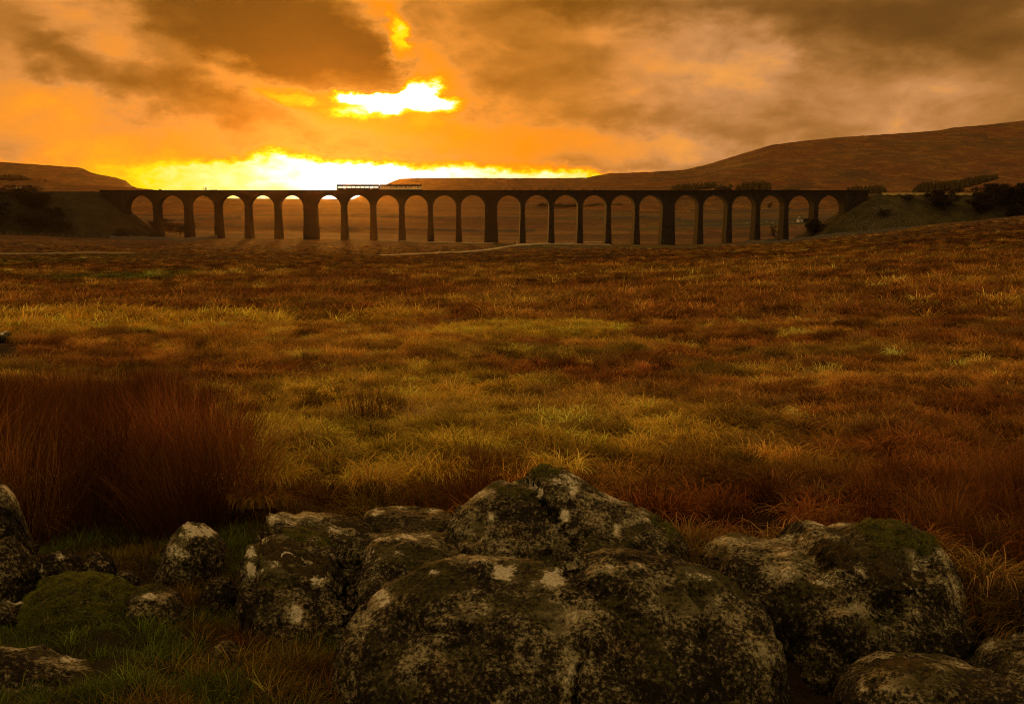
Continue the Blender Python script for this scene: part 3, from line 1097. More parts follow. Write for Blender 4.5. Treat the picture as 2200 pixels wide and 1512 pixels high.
def carriage(xc, pale, lab):
    low = M_TRAIN_PALE if pale else M_TRAIN
    z0 = ZRAIL
    yc = HD
    c = empty('carriage', (xc, yc, z0))
    c.parent = train
    c['label'] = lab
    L, hw = CL / 2, 1.35
    zb, zw0, zw1, zt = 0.66, 1.86, 2.82, 3.28
    nwin = 9
    doors = (-L * 0.62, L * 0.62)
    mb = MB()
    mb.box(-L, L, -hw, hw, zb - .1, zb + .02)
    for sgn in (-1, 1):
        ya, yb = (-hw, -hw + .08) if sgn < 0 else (hw - .08, hw)
        segs = [-L] + [d + o for d in doors for o in (-.65, .65)] + [L]
        for a, b in zip(segs[::2], segs[1::2]):
            mb.box(a, b, ya, yb, zb + .022, zw0)
        # pillars
        xs = np.linspace(-L + .5, L - .5, nwin + 1)
        for x in xs:
            if min(abs(x - d) for d in doors) > .8:
                mb.box(x - .10, x + .10, ya, yb, zw0 + .002, zw1 - .002)
    mb.build('body', low, c)
    mb = MB()
    for ya, yb in ((-hw - .01, -hw + .08), (hw - .08, hw + .01)):
        mb.box(-L, L, ya, yb, zw1, zt)
    mb.build('cantrail', M_ROOF, c)
    mb = MB()
    for ya, yb in ((-hw - .03, -hw - .002), (hw + .002, hw + .03)):
        mb.box(-L, L, ya, yb, zb - .12, zb + .38)
    mb.build('sill', M_ROOF, c)
    for sgn in (-1, 1):
        xa, xb = (-L, -L + .1) if sgn < 0 else (L - .1, L)
        mb = MB()
        mb.box(xa, xb, -hw + .082, hw - .082, zb + .022, zw0)
        mb.box(xa, xb, -hw + .082, hw - .082, zw1 + .05, zt)
        for y0_, y1_ in ((-hw + .082, -hw + .25), (-.45, -.3), (.3, .45), (hw - .25, hw - .082)):
            mb.box(xa, xb, y0_, y1_, zw0 + .002, zw1 + .048)
        mb.build('end_wall', M_ROOF, c)
    r = MB()
    N = 8
    prof = [(hw * math.cos(math.pi * q / N), zt + .002 + 0.5 * math.sin(math.pi * q / N)) for q in range(N + 1)]
    vs = [(-L, y, z) for y, z in prof] + [(L, y, z) for y, z in prof]
    r.add(vs, [[q, q + 1, N + 2 + q, N + 1 + q] for q in range(N)] + [list(range(N + 1))[::-1], list(range(N + 1, 2 * N + 2)), [N, 0, N + 1, 2 * N + 1]])
    r.build('roof', M_ROOF, c)
    wp = MB()
    xs = np.linspace(-L + .5, L - .5, nwin + 1)
    for sgn in (-1, 1):
        yy = sgn * (hw - .04)
        for a, b in zip(xs[:-1], xs[1:]):
            if any(a - .05 < d < b + .05 or abs((a + b) / 2 - d) < .9 for d in doors):
                continue
            g = MB()
            g.box(a + .102, b - .102, yy - .012, yy + .012, zw0 + .004, zw1 - .004)
            g.build('window', M_GLASS, c)
        for d in doors:
            dm = MB()
            dm.box(d - .64, d + .64, yy - .03, yy + .03, zb + .03, zw0 - .002)
            dm.box(d - .64, d - .5, yy - .03, yy + .03, zw0, zw1 - .004)
            dm.box(d - .07, d + .07, yy - .03, yy + .03, zw0, zw1 - .004)
            dm.box(d + .5, d + .64, yy - .03, yy + .03, zw0, zw1 - .004)
            dm.build('door', M_TRAIN_PALE, c)
    for xb_ in (-L * .68, L * .68):
        bg_ = MB()
        bg_.box(xb_ - 1.5, xb_ + 1.5, -1.0, 1.0, .35, .75)
        for dx in (-1.15, 1.15):
            for yy in (-.72, .72):
                ring = [(xb_ + dx, yy - .06, .46), (xb_ + dx, yy + .06, .46)]
                bg_.tube(ring, [.45, .45], 12)
        bg_.build('bogie', M_DARK, c)


carriage(-TL / 4, False, 'rear carriage glowing against the sun')
carriage(TL / 4, True, 'front carriage with pale sides')
mb = MB()
mb.box(-.33, .33, HD - .55, HD + .55, ZRAIL + 1.0, ZRAIL + 3.0)
mb.build('gangway', M_DARK, train)


# ------------------------------------------------------------------ walls, fences, tracks
PATHPTS = []


def strip(name, pts, width, label, lift=0.2, mat=M_TRACK):
    """a ribbon laid on the terrain; pts: (px, distance)"""
    ctrl = [Vector((slopes(px, 530)[0] * Y, Y, 0)) for px, Y in pts]
    line = []
    for a, b in zip(ctrl[:-1], ctrl[1:]):
        n = max(2, int((b - a).length / 3.0))
        line += [a.lerp(b, q / n) for q in range(n)]
    line.append(ctrl[-1])
    L_ = np.array([(p.x, p.y) for p in line])
    for _ in range(6):
        L_[1:-1] = (L_[:-2] + L_[2:] + 2 * L_[1:-1]) / 4
    d = np.gradient(L_, axis=0)
    d /= np.linalg.norm(d, axis=1)[:, None]
    nrm = np.stack([-d[:, 1], d[:, 0]], 1)
    PATHPTS.append(L_[::2])
    wv = width * (1 + 0.25 * fbm2(L_[:, 0], L_[:, 1], 9.0, 2, 70))
    a, b = L_ + nrm * wv[:, None] / 2, L_ - nrm * wv[:, None] / 2
    za, zb_ = height(a[:, 0], a[:, 1]), height(b[:, 0], b[:, 1])
    zz = np.maximum(za, zb_) + lift
    n = len(L_)
    top = np.concatenate([np.column_stack([a, zz]), np.column_stack([b, zz]), np.column_stack([a + nrm * .8, zz - lift - 1.0]), np.column_stack([b - nrm * .8, zz - lift - 1.0])])
    q = np.arange(n - 1)
    fs = np.concatenate([np.stack([q, q + n, q + n + 1, q + 1], 1)[:, ::-1], np.stack([q, q + 1, q + 2 * n + 1, q + 2 * n], 1)[:, ::-1],
                         np.stack([q + n, q + 3 * n, q + 3 * n + 1, q + n + 1], 1)[:, ::-1]])
    o = mesh_np(name, top, fs, mat, None, True)
    return tag(o, label, kind='structure')


strip('path', [(815, 392), (860, 400), (925, 422), (1000, 448), (1045, 474), (1080, 505), (1110, 525), (1150, 538), (1220, 545), (1310, 548)], 2.4,
      'pale gravel path curving across the moor to the foot of the viaduct')
strip('path', [(800, 556), (900, 552), (990, 549), (1060, 545)], 1.6, 'thin pale path running along the viaduct foot')
strip('path', [(1100, 532), (1180, 556), (1240, 590), (1300, 610)], 1.8, 'pale track passing under the arches')
strip('road', [(-500, 352), (0, 366), (150, 372), (290, 378)], 2.6, 'pale narrow road on the left of the moor', mat=simple('worn_road', (.26, .20, .12), .95, var=.3, scale=.5))


def ground_line(pts, step):
    ctrl = [Vector((slopes(px, 510)[0] * Y, Y, 0)) for px, Y in pts]
    line = []
    for a, b in zip(ctrl[:-1], ctrl[1:]):
        n = max(1, int(round((b - a).length / step)))
        line += [a.lerp(b, q / n) for q in range(n)]
    line.append(ctrl[-1])
    return line


def stone_wall(pts, hgt, label, group=None, step=1.0, surf=None):
    line = ground_line(pts, step)
    L_ = np.array([(p.x, p.y) for p in line])
    z = height(L_[:, 0], L_[:, 1])
    d = np.gradient(L_, axis=0)
    d /= np.maximum(np.linalg.norm(d, axis=1)[:, None], 1e-6)
    nrm = np.stack([-d[:, 1], d[:, 0]], 1)
    hh = hgt * (1 + 0.22 * RNG.standard_normal(len(L_)).clip(-1.5, 1.5))
    n = len(L_)
    rows = []
    for off, zz in ((-.38, z - .6), (-.22, z + hh), (.22, z + hh), (.38, z - .6)):
        rows.append(np.column_stack([L_ + nrm * off, zz]))
    V_ = np.concatenate(rows)
    q = np.arange(n - 1)
    fs = np.concatenate([np.stack([q + k * n, q + k * n + 1, q + (k + 1) * n + 1, q + (k + 1) * n], 1) for k in range(3)])
    o = mesh_np('field_wall', V_, fs, M_WALL, None, False, loc=tuple(V_[0]))
    return tag(o, label, 'wall', group)


GW = 'dry stone field walls'
stone_wall([(236, 506), (300, 512), (360, 510), (385, 498), (400, 497), (440, 530), (470, 552)], 1.5, 'dark dry stone wall bending along the foot of the left embankment', GW)
stone_wall([(1600, 556), (1650, 520), (1700, 508), (1760, 505), (1850, 508)], 1.3, 'dark curved stone wall below the rubble of the right embankment', GW)
stone_wall([(1850, 512), (1885, 514), (1935, 520), (1980, 524)], 1.5, 'stone wall climbing the side of the right embankment beside fence posts', GW)
stone_wall([(1632, 575), (1655, 592), (1690, 598)], 1.4, 'short dark wall between the last tall piers and the bare tree', GW)
stone_wall([(480, 880), (640, 860), (900, 840), (1150, 850)], 1.8, 'long straight wall crossing the moor behind the left arches', GW, 3.0)
stone_wall([(820, 1180), (1000, 1150), (1130, 1180)], 2.2, 'far wall line seen through the arches under the train', GW, 4.0)
stone_wall([(1290, 1120), (1340, 1180), (1380, 1190), (1460, 1120)], 2.2, 'humped far wall round a green field behind the middle arches', GW, 4.0)
stone_wall([(1440, 960), (1560, 950), (1700, 960), (1800, 965)], 1.9, 'wall along the near side of the sheep pasture', GW, 3.0)
stone_wall([(1440, 1060), (1560, 1050), (1700, 1060), (1800, 1070)], 2.0, 'wall along the far side of the sheep pasture', GW, 3.0)
stone_wall([(290, 1000), (360, 960), (420, 1000), (520, 1020)], 2.0, 'wall crossing the slope behind the first two arches', GW, 3.0)
stone_wall([(1480, 1500), (1600, 1480), (1760, 1500)], 2.4, 'highest far wall seen through the right hand arches', GW, 5.0)


def fence(pts, step, label, hgt=1.25, wires=True):
    line = ground_line(pts, step)
    p0 = on_ground(pts[0][0], pts[0][1])
    root = empty('wire_fence', tuple(p0))
    tag(root, label, 'fence')
    pm = MB()
    pm.frustum((-.14, .14, -.14, .14), -.5, (-.11, .11, -.11, .11), 1.0)
    me = None
    tops = []
    for p in line:
        z = h1(p.x, p.y)
        hh = hgt * random.uniform(.85, 1.2)
        if me is None:
            o = pm.build('post', M_POST, root)
            me = o.data
        else:
            o = bpy.data.objects.new('post', me)
            COL.objects.link(o)
            o.parent = root
        o.location = (p.x - p0.x, p.y - p0.y, z - p0.z)
        o.scale = (1, 1, hh)
        o.rotation_euler = (random.gauss(0, .05), random.gauss(0, .05), 0)
        tops.append((p.x - p0.x, p.y - p0.y, z - p0.z))
    for k in (.45, .85, 1.1):
        wm = MB()
        wm.tube([(x, y, z + k * hgt * .85) for x, y, z in tops], [.02] * len(tops), 3)
        wm.build('wire', M_WIRE, root)
    return root


fence([(-40, 498), (60, 500), (150, 503), (250, 505), (330, 508)], 3.2, 'line of pale fence posts along the foot of the left embankment', 1.7)
fence([(1840, 508), (1885, 510), (1935, 515), (1978, 519)], 3.5, 'short run of pale fence posts beside the wall on the right embankment', 1.7)

# two white boards on the left embankment
for k, px in enumerate((35.5, 44.5)):
    base = surf_l(abs(along(px) - along(206)), HD - 2.5)
    r = empty('track_marker', tuple(base))
    tag(r, ('upright white trackside board nearer the frame edge of a pair' if k == 0 else 'upright white trackside board nearer the viaduct of a pair'), 'sign', 'white trackside boards')
    mb = MB()
    mb.box(-.06, .06, -.06, .06, -.6, .9)
    mb.build('post', M_POST, r)
    mb = MB()
    mb.box(-.33, .33, -.13, -.07, .55, 2.5)
    mb.build('board', M_WHITE, r)


# ------------------------------------------------------------------ trees and shrubs
def bare_tree(base, wdt, hgt, label, group, n=900, trunk=0.15, seed=0, cat='shrub', name='bare_shrub', lean=0.0, mat=None):
    rg = random.Random(seed)
    root = empty(name, tuple(base))
    tag(root, label, cat, group)
    mb = MB()
    ends = []
    stems = rg.randint(4, 7) if trunk < 0.4 else 1
    for s in range(stems):
        a = rg.uniform(0, 6.28)
        sp = wdt * 0.28 * rg.uniform(.3, 1) if stems > 1 else wdt * .05
        pts = [Vector((math.cos(a) * sp * .25, math.sin(a) * sp * .25, -.5))]
        for k in range(1, 4):
            f = k / 3
            pts.append(Vector((math.cos(a) * sp * f + lean * hgt * f + rg.gauss(0, .03 * wdt), math.sin(a) * sp * f + rg.gauss(0, .03 * wdt), hgt * .6 * f)))
        rr = 0.022 * hgt
        mb.tube(pts, [rr, rr * .8, rr * .55, rr * .3], 5)
        for k in range(7):
            a2 = rg.uniform(0, 6.28)
            st = pts[rg.randint(1, 3)]
            e = st + Vector((math.cos(a2) * wdt * rg.uniform(.15, .38), math.sin(a2) * wdt * rg.uniform(.15, .38), hgt * rg.uniform(.08, .36)))
            mid = st.lerp(e, .5) + Vector((0, 0, .04 * hgt))
            mb.tube([st, mid, e], [rr * .4, rr * .25, rr * .1], 4)
            ends.append(e)
    mb.build('trunk', M_BARK, root)
    cr = MB()
    lob = [(Vector((rg.gauss(0, .24) * wdt + lean * hgt * .6, rg.gauss(0, .24) * wdt, hgt * rg.uniform(.16, .76))), rg.uniform(.15, .27)) for _ in range(14)]
    for e in ends:
        lob.append((e, rg.uniform(.08, .16)))
    vs, fs = [], []
    for q in range(n):
        c, s = rg.choice(lob)
        d = Vector((rg.gauss(0, 1), rg.gauss(0, 1), rg.gauss(0, .8)))
        d.normalize()
        p = c + Vector((d.x * wdt * s, d.y * wdt * s, d.z * hgt * s * .8)) * rg.random() ** .5
        if p.z < 0.05:
            p.z = rg.uniform(.05, .3) * hgt
        u = (d * .6 + Vector((rg.gauss(0, .5), rg.gauss(0, .5), .5 + rg.gauss(0, .4)))).normalized()
        L = rg.uniform(.05, .13) * hgt
        sd_ = u.cross(Vector((rg.gauss(0, 1), rg.gauss(0, 1), rg.gauss(0, 1)))).normalized() * rg.uniform(.010, .026) * hgt
        b = len(vs)
        vs += [tuple(p - sd_), tuple(p + sd_), tuple(p + u * L)]
        fs.append([b, b + 1, b + 2])
    cr.add(vs, fs)
    cr.build('crown', mat or M_TWIG, root)
    return root


GS = 'bare shrubs on the embankments'
SHR = [  # surface, px, across, width, height, label
    ('r', 2003, -14, 17, 11, 'large dark bare shrub alone on the slope of the right embankment', GS),
    ('r', 2075, -18, 13, 11, 'dark bare shrub at the lower end of the thicket on the right', GS),
    ('r', 2110, -10, 19, 11, 'broad bare tree in the thicket where the embankment line fades out', GS),
    ('r', 2150, -14, 19, 14, 'tallest bare tree of the thicket on the right embankment', GS),
    ('r', 2195, -16, 20, 13, 'bare tree of the thicket cut by the right edge of the picture', GS),
    ('r', 2140, -24, 12, 9, 'low dark bush in front of the tallest tree of the right thicket', GS),
    ('r', 1938, -7, 9, 4, 'flat dark scrub high on the right embankment near the track', GS),
    ('r', 1868, -20, 8, 4.5, 'small dark scrub among the rubble of the right embankment', GS),
    ('r', 1746, -3, 12, 8.5, 'rounded dark bush under the last arch on the right', GS),
    ('l', 60, -8, 26, 8, 'wide dark scrub near the top of the left embankment below the white boards', GS),
    ('l', 95, -14, 18, 8, 'dark scrub in the middle of the left embankment', GS),
    ('l', 20, -24, 24, 11, 'dark thicket low on the left embankment at the frame edge', GS),
    ('l', 120, -29, 18, 8, 'dark thicket low on the left embankment above the fence posts', GS),
    ('l', 180, -30, 16, 6, 'low dark scrub at the embankment foot behind the wall', GS),
    ('l', 150, -20, 12, 5, 'small scrub halfway up the left embankment', GS),
]
for k, (sd_, px, b, wd, hg, lab, grp) in enumerate(SHR):
    if sd_ == 'r':
        base = surf_r(along(px) - along(1884), b)
    else:
        base = surf_l(along(206) - along(px), b)
    bare_tree(base, wd, hg, lab, grp, 4200 if wd > 10 else 2000, seed=100 + k)
bare_tree(on_ground(275, 522), 14, 5, 'dark scrub at the very foot of the left embankment cone', GS, 2500, seed=201)
bare_tree(on_ground(352, 600), 16, 9, 'dim bare shrub behind the second arch from the left', GS, 2500, seed=202)
bare_tree(on_ground(385, 610), 18, 8, 'dim bare shrub behind the second pier from the left', GS, 2500, seed=203)
bare_tree(on_ground(318, 590), 15, 7, 'dim bare shrub behind the first pier on the left', GS, 2500, seed=204)
bare_tree(on_ground(1667, 596), 6, 11, 'thin leaning bare tree standing between two piers on the right', 'lone trees', 260, 0.5, 205, 'tree', 'bare_tree', -.18)
GT = 'lone trees'
# round tree and a bush on the far skyline behind the parapet
def sky_tree(px, py_top, Y, wd, hg, lab, seed):
    a, b = slopes(px, py_top)
    top = Vector((a * Y, Y, b * Y))
    g = h1(top.x, top.y)
    bare_tree(Vector((top.x, top.y, max(g, top.z - hg))), wd, hg, lab, GT, 800, 0.5, seed, 'tree', 'bare_tree')


sky_tree(450, 403.5, 1300, 22, 16, 'round topped bare tree showing above the left part of the parapet', 301)
sky_tree(341, 405, 1300, 6, 26, 'tiny bare tree top showing above the parapet at the left end', 302)
sky_tree(97, 384.5, 1640, 6, 12, 'tiny bare tree on the low ridge right of the hilltop wood', 303)
sky_tree(83, 385.5, 1640, 7, 9, 'low bush on the ridge beside the hilltop wood', 304)
sky_tree(1655, 434, 1300, 9, 8, 'small dark tree seen through the last arches on the right', 305)


def wood(pts, Y, spacing, hmin, hmax, label, seed, rows=4, conic=True):
    """a far plantation that reads as one dark mass: many small crowns in one object"""
    rg = random.Random(seed)
    mb = MB()
    xs = np.array([p[0] for p in pts], float)
    tp = np.array([p[1] for p in pts], float)
    bt = np.array([p[2] for p in pts], float)
    x0 = slopes(xs[0], 400)[0] * Y
    x1 = slopes(xs[-1], 400)[0] * Y
    n = int((x1 - x0) / spacing)
    vs, fs = [], []
    for r in range(rows):
        Yr = Y + r * spacing * 1.1
        for q in range(n):
            f = (q + rg.uniform(-.4, .4)) / max(n - 1, 1)
            f = min(max(f, 0), 1)
            px = xs[0] + (xs[-1] - xs[0]) * f
            top = slopes(px, float(np.interp(px, xs, tp)) + rg.uniform(-.3, 2.2))[1] * Yr
            bot = slopes(px, float(np.interp(px, xs, bt)))[1] * Yr
            h = max(top - bot, hmin)
            x, y = slopes(px, 400)[0] * Yr, Yr + rg.uniform(-.4, .4) * spacing
            rad = spacing * rg.uniform(.8, 1.2)
            lv = 4
            for k in range(lv):
                b = len(vs)
                zz = top - h + h * (k / lv) * .9
                rr = rad * (1 - .72 * k / lv) if conic else rad * (1.0 - .5 * (k / lv) ** 2)
                m = 6
                for j in range(m):
                    a = 6.283 * j / m + rg.uniform(0, .6)
                    vs.append((x + math.cos(a) * rr * rg.uniform(.8, 1.2), y + math.sin(a) * rr * rg.uniform(.8, 1.2), zz + rg.uniform(-.03, .03) * h))
                vs.append((x + rg.uniform(-.1, .1) * rad, y, zz + h * (.5 if k == lv - 1 else .42)))
                fs += [[b + j, b + (j + 1) % m, b + m] for j in range(m)]
    mb.add(vs, fs)
    o = mb.build('distant_wood', M_CONIFER)
    return tag(o, label, 'wood', kind='stuff')


wood([(-150, 371, 386), (0, 375, 387), (30, 376, 387), (48, 376, 387), (58, 380, 388), (70, 386, 389)], 1645, 6, 5, 16, 'dark hilltop wood on the low ridge at the far left', 1, 4, False)
wood([(1445, 399, 411), (1460, 396, 411), (1500, 394, 408), (1530, 391, 405), (1538, 393, 403)], 1850, 6, 6, 14, 'dark plantation above the parapet with a sloping pale field below it', 2)
wood([(1541, 398, 409), (1552, 395, 409), (1566, 399, 409)], 1800, 7, 6, 14, 'small round copse in the gap between two plantations', 3, 3, False)
wood([(1569, 395, 402), (1582, 394, 402)], 1850, 9, 5, 10, 'pair of tiny trees beside the larger plantation', 4, 1)
wood([(1584, 398, 411), (1600, 392, 411), (1640, 391, 411), (1653, 393, 411)], 1820, 6, 6, 16, 'blocky dark plantation above the parapet', 5, 5)
wood([(1668, 408, 414), (1700, 403, 414), (1715, 405, 414)], 1780, 8, 5, 10, 'low rounded copse right of the blocky plantation', 6, 3, False)
wood([(1822, 403, 416), (1840, 400, 416), (1895, 400, 417), (1902, 404, 418)], 1700, 6, 6, 14, 'flat topped dark wood behind the right end of the parapet', 7, 4)
wood([(1966, 402, 416), (1980, 393, 415), (2050, 389, 408), (2095, 379, 397), (2140, 375, 384)], 1800, 6, 5, 16, 'long dark plantation slanting up the right fell', 8, 5)
wood([(1085, 406.5, 414), (1180, 405.5, 414), (1290, 406.5, 414)], 1700, 12, 6, 12, 'thin row of far tree tops along the middle of the parapet', 9, 1)
wood([(1165, 436, 442), (1230, 438, 444), (1330, 437, 444)], 1700, 14, 5, 9, 'dim far wood seen through the middle arches', 10, 2, False)


# rubble on the right embankment: far too many to count
def rubble():
    mb = MB()
    rg = random.Random(5)
    vs, fs = [], []
    for k in range(2600):
        px = rg.triangular(1715, 1990, 1830)
        b = rg.uniform(-44, -10)
        if px < 1800 and b > -22:
            continue
        if fbm2(np.array([px]), np.array([b * 3]), 40.0, 2, 77)[0] < -0.05:
            continue
        p = surf_r(along(px) - along(1884), b)
        s = rg.uniform(.18, .55)
        bb = len(vs)
        for j in range(5):
            a = 6.283 * j / 5 + rg.uniform(0, .5)
            vs.append((p.x + math.cos(a) * s * rg.uniform(.7, 1.2), p.y + math.sin(a) * s * rg.uniform(.7, 1.2), p.z - .2))
        for j in range(5):
            a = 6.283 * j / 5 + rg.uniform(0, .5)
            vs.append((p.x + math.cos(a) * s * .6, p.y + math.sin(a) * s * .6, p.z + s * rg.uniform(.8, 1.2)))
        fs += [[bb + j, bb + (j + 1) % 5, bb + 5 + (j + 1) % 5, bb + 5 + j] for j in range(5)] + [[bb + 5 + j for j in range(5)]]
    mb.add(vs, fs)
    m = simple('rubble_stone', (.11, .088, .05), 0.95, var=0.6, scale=0.7)
    tag(mb.build('rubble', m), 'pale tumbled stones strewn over the right embankment', 'rubble', kind='stuff')


rubble()

# ------------------------------------------------------------------ farm, sheep, walkers
fp = on_ground(1721, 1010)
farm = empty('farmhouse', tuple(fp), 0.1)
tag(farm, 'tiny white farmhouse in the pasture seen through the right hand arches', 'house')
mb = MB()
mb.box(-4.6, 4.6, -2.6, 2.6, -1.5, 2.9)
mb.add([(-4.6, -2.6, 2.9), (-4.6, 2.6, 2.9), (-4.6, 0, 4.6), (4.6, -2.6, 2.9), (4.6, 2.6, 2.9), (4.6, 0, 4.6)], [[0, 2, 1], [3, 4, 5]])
mb.build('wall', M_LIMEWASH, farm)
mb = MB()
for sg in (-1, 1):
    mb.add([(-4.9, sg * 2.95, 2.75), (4.9, sg * 2.95, 2.75), (4.9, 0, 4.72), (-4.9, 0, 4.72), (-4.9, sg * 2.95, 2.92), (4.9, sg * 2.95, 2.92), (4.9, 0, 4.9), (-4.9, 0, 4.9)],
           [[0, 1, 2, 3], [4, 5, 6, 7], [0, 1, 5, 4], [1, 2, 6, 5], [3, 0, 4, 7]])
rf = mb.build('roof', M_SLATE, farm)
mb = MB()
mb.box(-3.9, -3.1, -.5, .5, 4.4, 5.9)
mb.build('chimney', M_LIMEWASH, rf)
for x, z in ((-2.8, .5), (0, .5), (2.8, .5)):
    mb = MB()
    mb.box(x - .45, x + .45, -2.66, -2.602, z, z + 1.3)
    mb.build('window' if x else 'door', M_DARK, farm)


def sheep_proto():
    root = empty('sheep')
    mb = MB()
    mb.tube([(-.62, 0, .72), (-.5, 0, .76), (0, 0, .78), (.45, 0, .80), (.58, 0, .80)], [.12, .30, .36, .32, .14], 8)
    mb.build('fleece', simple('fleece', (.60, .54, .44), .95), root, True)
    mb = MB()
    mb.tube([(.52, 0, .86), (.72, 0, .98), (.92, 0, .84)], [.13, .12, .06], 6)
    mb.build('head', M_DARK, root, True)
    for x in (-.4, .38):
        for y in (-.16, .16):
            mb = MB()
            mb.tube([(x, y, .6), (x + .02, y, .3), (x, y, 0)], [.07, .045, .04], 5)
            mb.build('leg', M_DARK, root)
    return root


def copy_tree(o, parent=None):
    c = o.copy()
    COL.objects.link(c)
    if parent is not None:
        c.parent = parent
    for ch in [k for k in COL.objects if k.parent == o]:
        copy_tree(ch, c)
    return c


sp = sheep_proto()
SPOTS = [(1604, 995, 'grazing sheep at the left end of the pasture behind the arches'), (1612, 985, 'second sheep in the close trio left of a tall pier'),
         (1616, 999, 'third sheep in the close trio left of a tall pier'), (1645, 1030, 'white sheep just right of the pier above the others'),
         (1658, 985, 'lone white sheep in the middle of the fourth arch from the right'), (1683, 990, 'white sheep close to the left side of a pier'),
         (1702, 985, 'white sheep below and left of the white farmhouse'), (1711, 982, 'white sheep directly below the white farmhouse'),
         (1565, 1000, 'white sheep against the pier left of the trio')]
for k, (px, Y, lab) in enumerate(SPOTS):
    o = sp if k == 0 else copy_tree(sp)
    o.location = on_ground(px, Y)
    o.rotation_euler.z = random.choice((0, math.pi)) + random.uniform(-.5, .5)
    o.scale = (1.25,) * 3
    tag(o, lab, 'sheep', 'sheep in the far pasture')


def skin_body(name, joints, bones, mat, parent, level=1):
    me = bpy.data.meshes.new(name)
    me.from_pydata([j[0] for j in joints], bones, [])
    me.update()
    o = bpy.data.objects.new(name, me)
    COL.objects.link(o)
    o.parent = parent
    md = o.modifiers.new('skin', 'SKIN')
    md.use_smooth_shade = True
    lay = me.skin_vertices
    if not lay:
        bm = bmesh.new()
        bm.from_mesh(me)
        bm.verts.layers.skin.verify()
        bm.to_mesh(me)
        bm.free()
        lay = me.skin_vertices
    for i, j in enumerate(joints):
        r = j[1]
        lay[0].data[i].radius = r if isinstance(r, tuple) else (r, r)
        lay[0].data[i].use_root = (i == 0)
    sb = o.modifiers.new('subdivision', 'SUBSURF')
    sb.levels = sb.render_levels = level
    me.materials.append(mat)
    return o


def person(loc, face, label, jacket, trousers, hat, step):
    r = empty('person', tuple(loc), face)
    tag(r, label, 'person', 'walkers on the path')
    r.scale = (1.2, 1.2, 1.2)
    skin = simple('skin', (.45, .28, .19), .6)
    s = step
    j = [((0, 0, .95), (.15, .11)), ((0, 0, 1.15), (.13, .10)), ((0, 0, 1.38), (.17, .11)), ((0, 0, 1.50), .055), ((0, .02, 1.60), .095), ((0, .02, 1.70), .09),
         ((.09, 0, .88), .09), ((.10, s, .50), .062), ((.10, s * .7, .08), .042), ((.10, s * .7 + .14, .04), .035),
         ((-.09, 0, .88), .09), ((-.10, -s * .6, .50), .062), ((-.10, -s * 1.2, .10), .042), ((-.10, -s * 1.2 + .14, .05), .035),
         ((.22, 0, 1.40), .055), ((.26, -.06, 1.13), .045), ((.24, .08, .90), .032), ((.24, .12, .82), .03),
         ((-.22, 0, 1.40), .055), ((-.26, .04, 1.13), .045), ((-.24, .16, .92), .032), ((-.24, .20, .84), .03)]
    e = [(0, 1), (1, 2), (2, 3), (3, 4), (4, 5), (0, 6), (6, 7), (7, 8), (8, 9), (0, 10), (10, 11), (11, 12), (12, 13),
         (2, 14), (14, 15), (15, 16), (16, 17), (2, 18), (18, 19), (19, 20), (20, 21)]
    skin_body('body', j, e, skin, r, 1)
    jj = [((0, 0, .90), (.18, .145)), ((0, 0, 1.15), (.165, .135)), ((0, 0, 1.40), (.195, .14)), ((0, 0, 1.50), .07),
          ((.23, 0, 1.40), .075), ((.27, -.06, 1.13), .062), ((.245, .07, .93), .052), ((-.23, 0, 1.40), .075), ((-.27, .04, 1.13), .062), ((-.245, .15, .95), .052)]
    skin_body('jacket', jj, [(0, 1), (1, 2), (2, 3), (2, 4), (4, 5), (5, 6), (2, 7), (7, 8), (8, 9)], jacket, r, 1)
    tj = [((0, 0, .93), (.165, .13)), ((.09, 0, .86), .11), ((.10, s, .50), .078), ((.10, s * .7, .13), .062), ((-.09, 0, .86), .11), ((-.10, -s * .6, .50), .078), ((-.10, -s * 1.2, .14), .062)]
    skin_body('trousers', tj, [(0, 1), (1, 2), (2, 3), (0, 4), (4, 5), (5, 6)], trousers, r, 1)
    mb = MB()
    mb.tube([(0, .01, 1.66), (0, .0, 1.72), (0, 0, 1.80), (0, 0, 1.83)], [.118, .122, .09, .03], 10)
    mb.build('hat', hat, r, True)


red = simple('red_jacket', (.55, .10, .07), .7)
person(on_ground(1110.5, 521, .1), 0.7, 'walker in a red jacket and white hat on the pale path by the viaduct', red, M_WHITE, M_WHITE, .12)
person(on_ground(1105.5, 523, .1), 0.6, 'walker in dark clothes beside the red jacketed walker', M_DARK, M_DARK, M_DARK, .10)


# ------------------------------------------------------------------ boulders
def ico(level):
    bm = bmesh.new()
    bmesh.ops.create_icosphere(bm, subdivisions=level, radius=1.0)
    v = np.array([x.co[:] for x in bm.verts])
    f = np.array([[q.index for q in p.verts] for p in bm.faces])
    bm.free()
    return v, f


ICO = {k: ico(k) for k in (5, 6, 7)}


def vnormals(v, f):
    a, b, c = v[f[:, 0]], v[f[:, 1]], v[f[:, 2]]
    fn = np.cross(b - a, c - a)
    n = np.zeros_like(v)
    for k in range(3):
        np.add.at(n, f[:, k], fn)
    return n / np.maximum(np.linalg.norm(n, axis=1)[:, None], 1e-9)


FOOT = []          # ground that the boulders cover


def seg_dist(px, py, line):
    d = np.full(len(px), 1e9)
    for (x0, y0), (x1, y1) in zip(line[:-1], line[1:]):
        vx, vy = x1 - x0, y1 - y0
        t = np.clip(((px - x0) * vx + (py - y0) * vy) / (vx * vx + vy * vy), 0, 1)
        d = np.minimum(d, np.hypot(px - x0 - t * vx, py - y0 - t * vy))
    return d


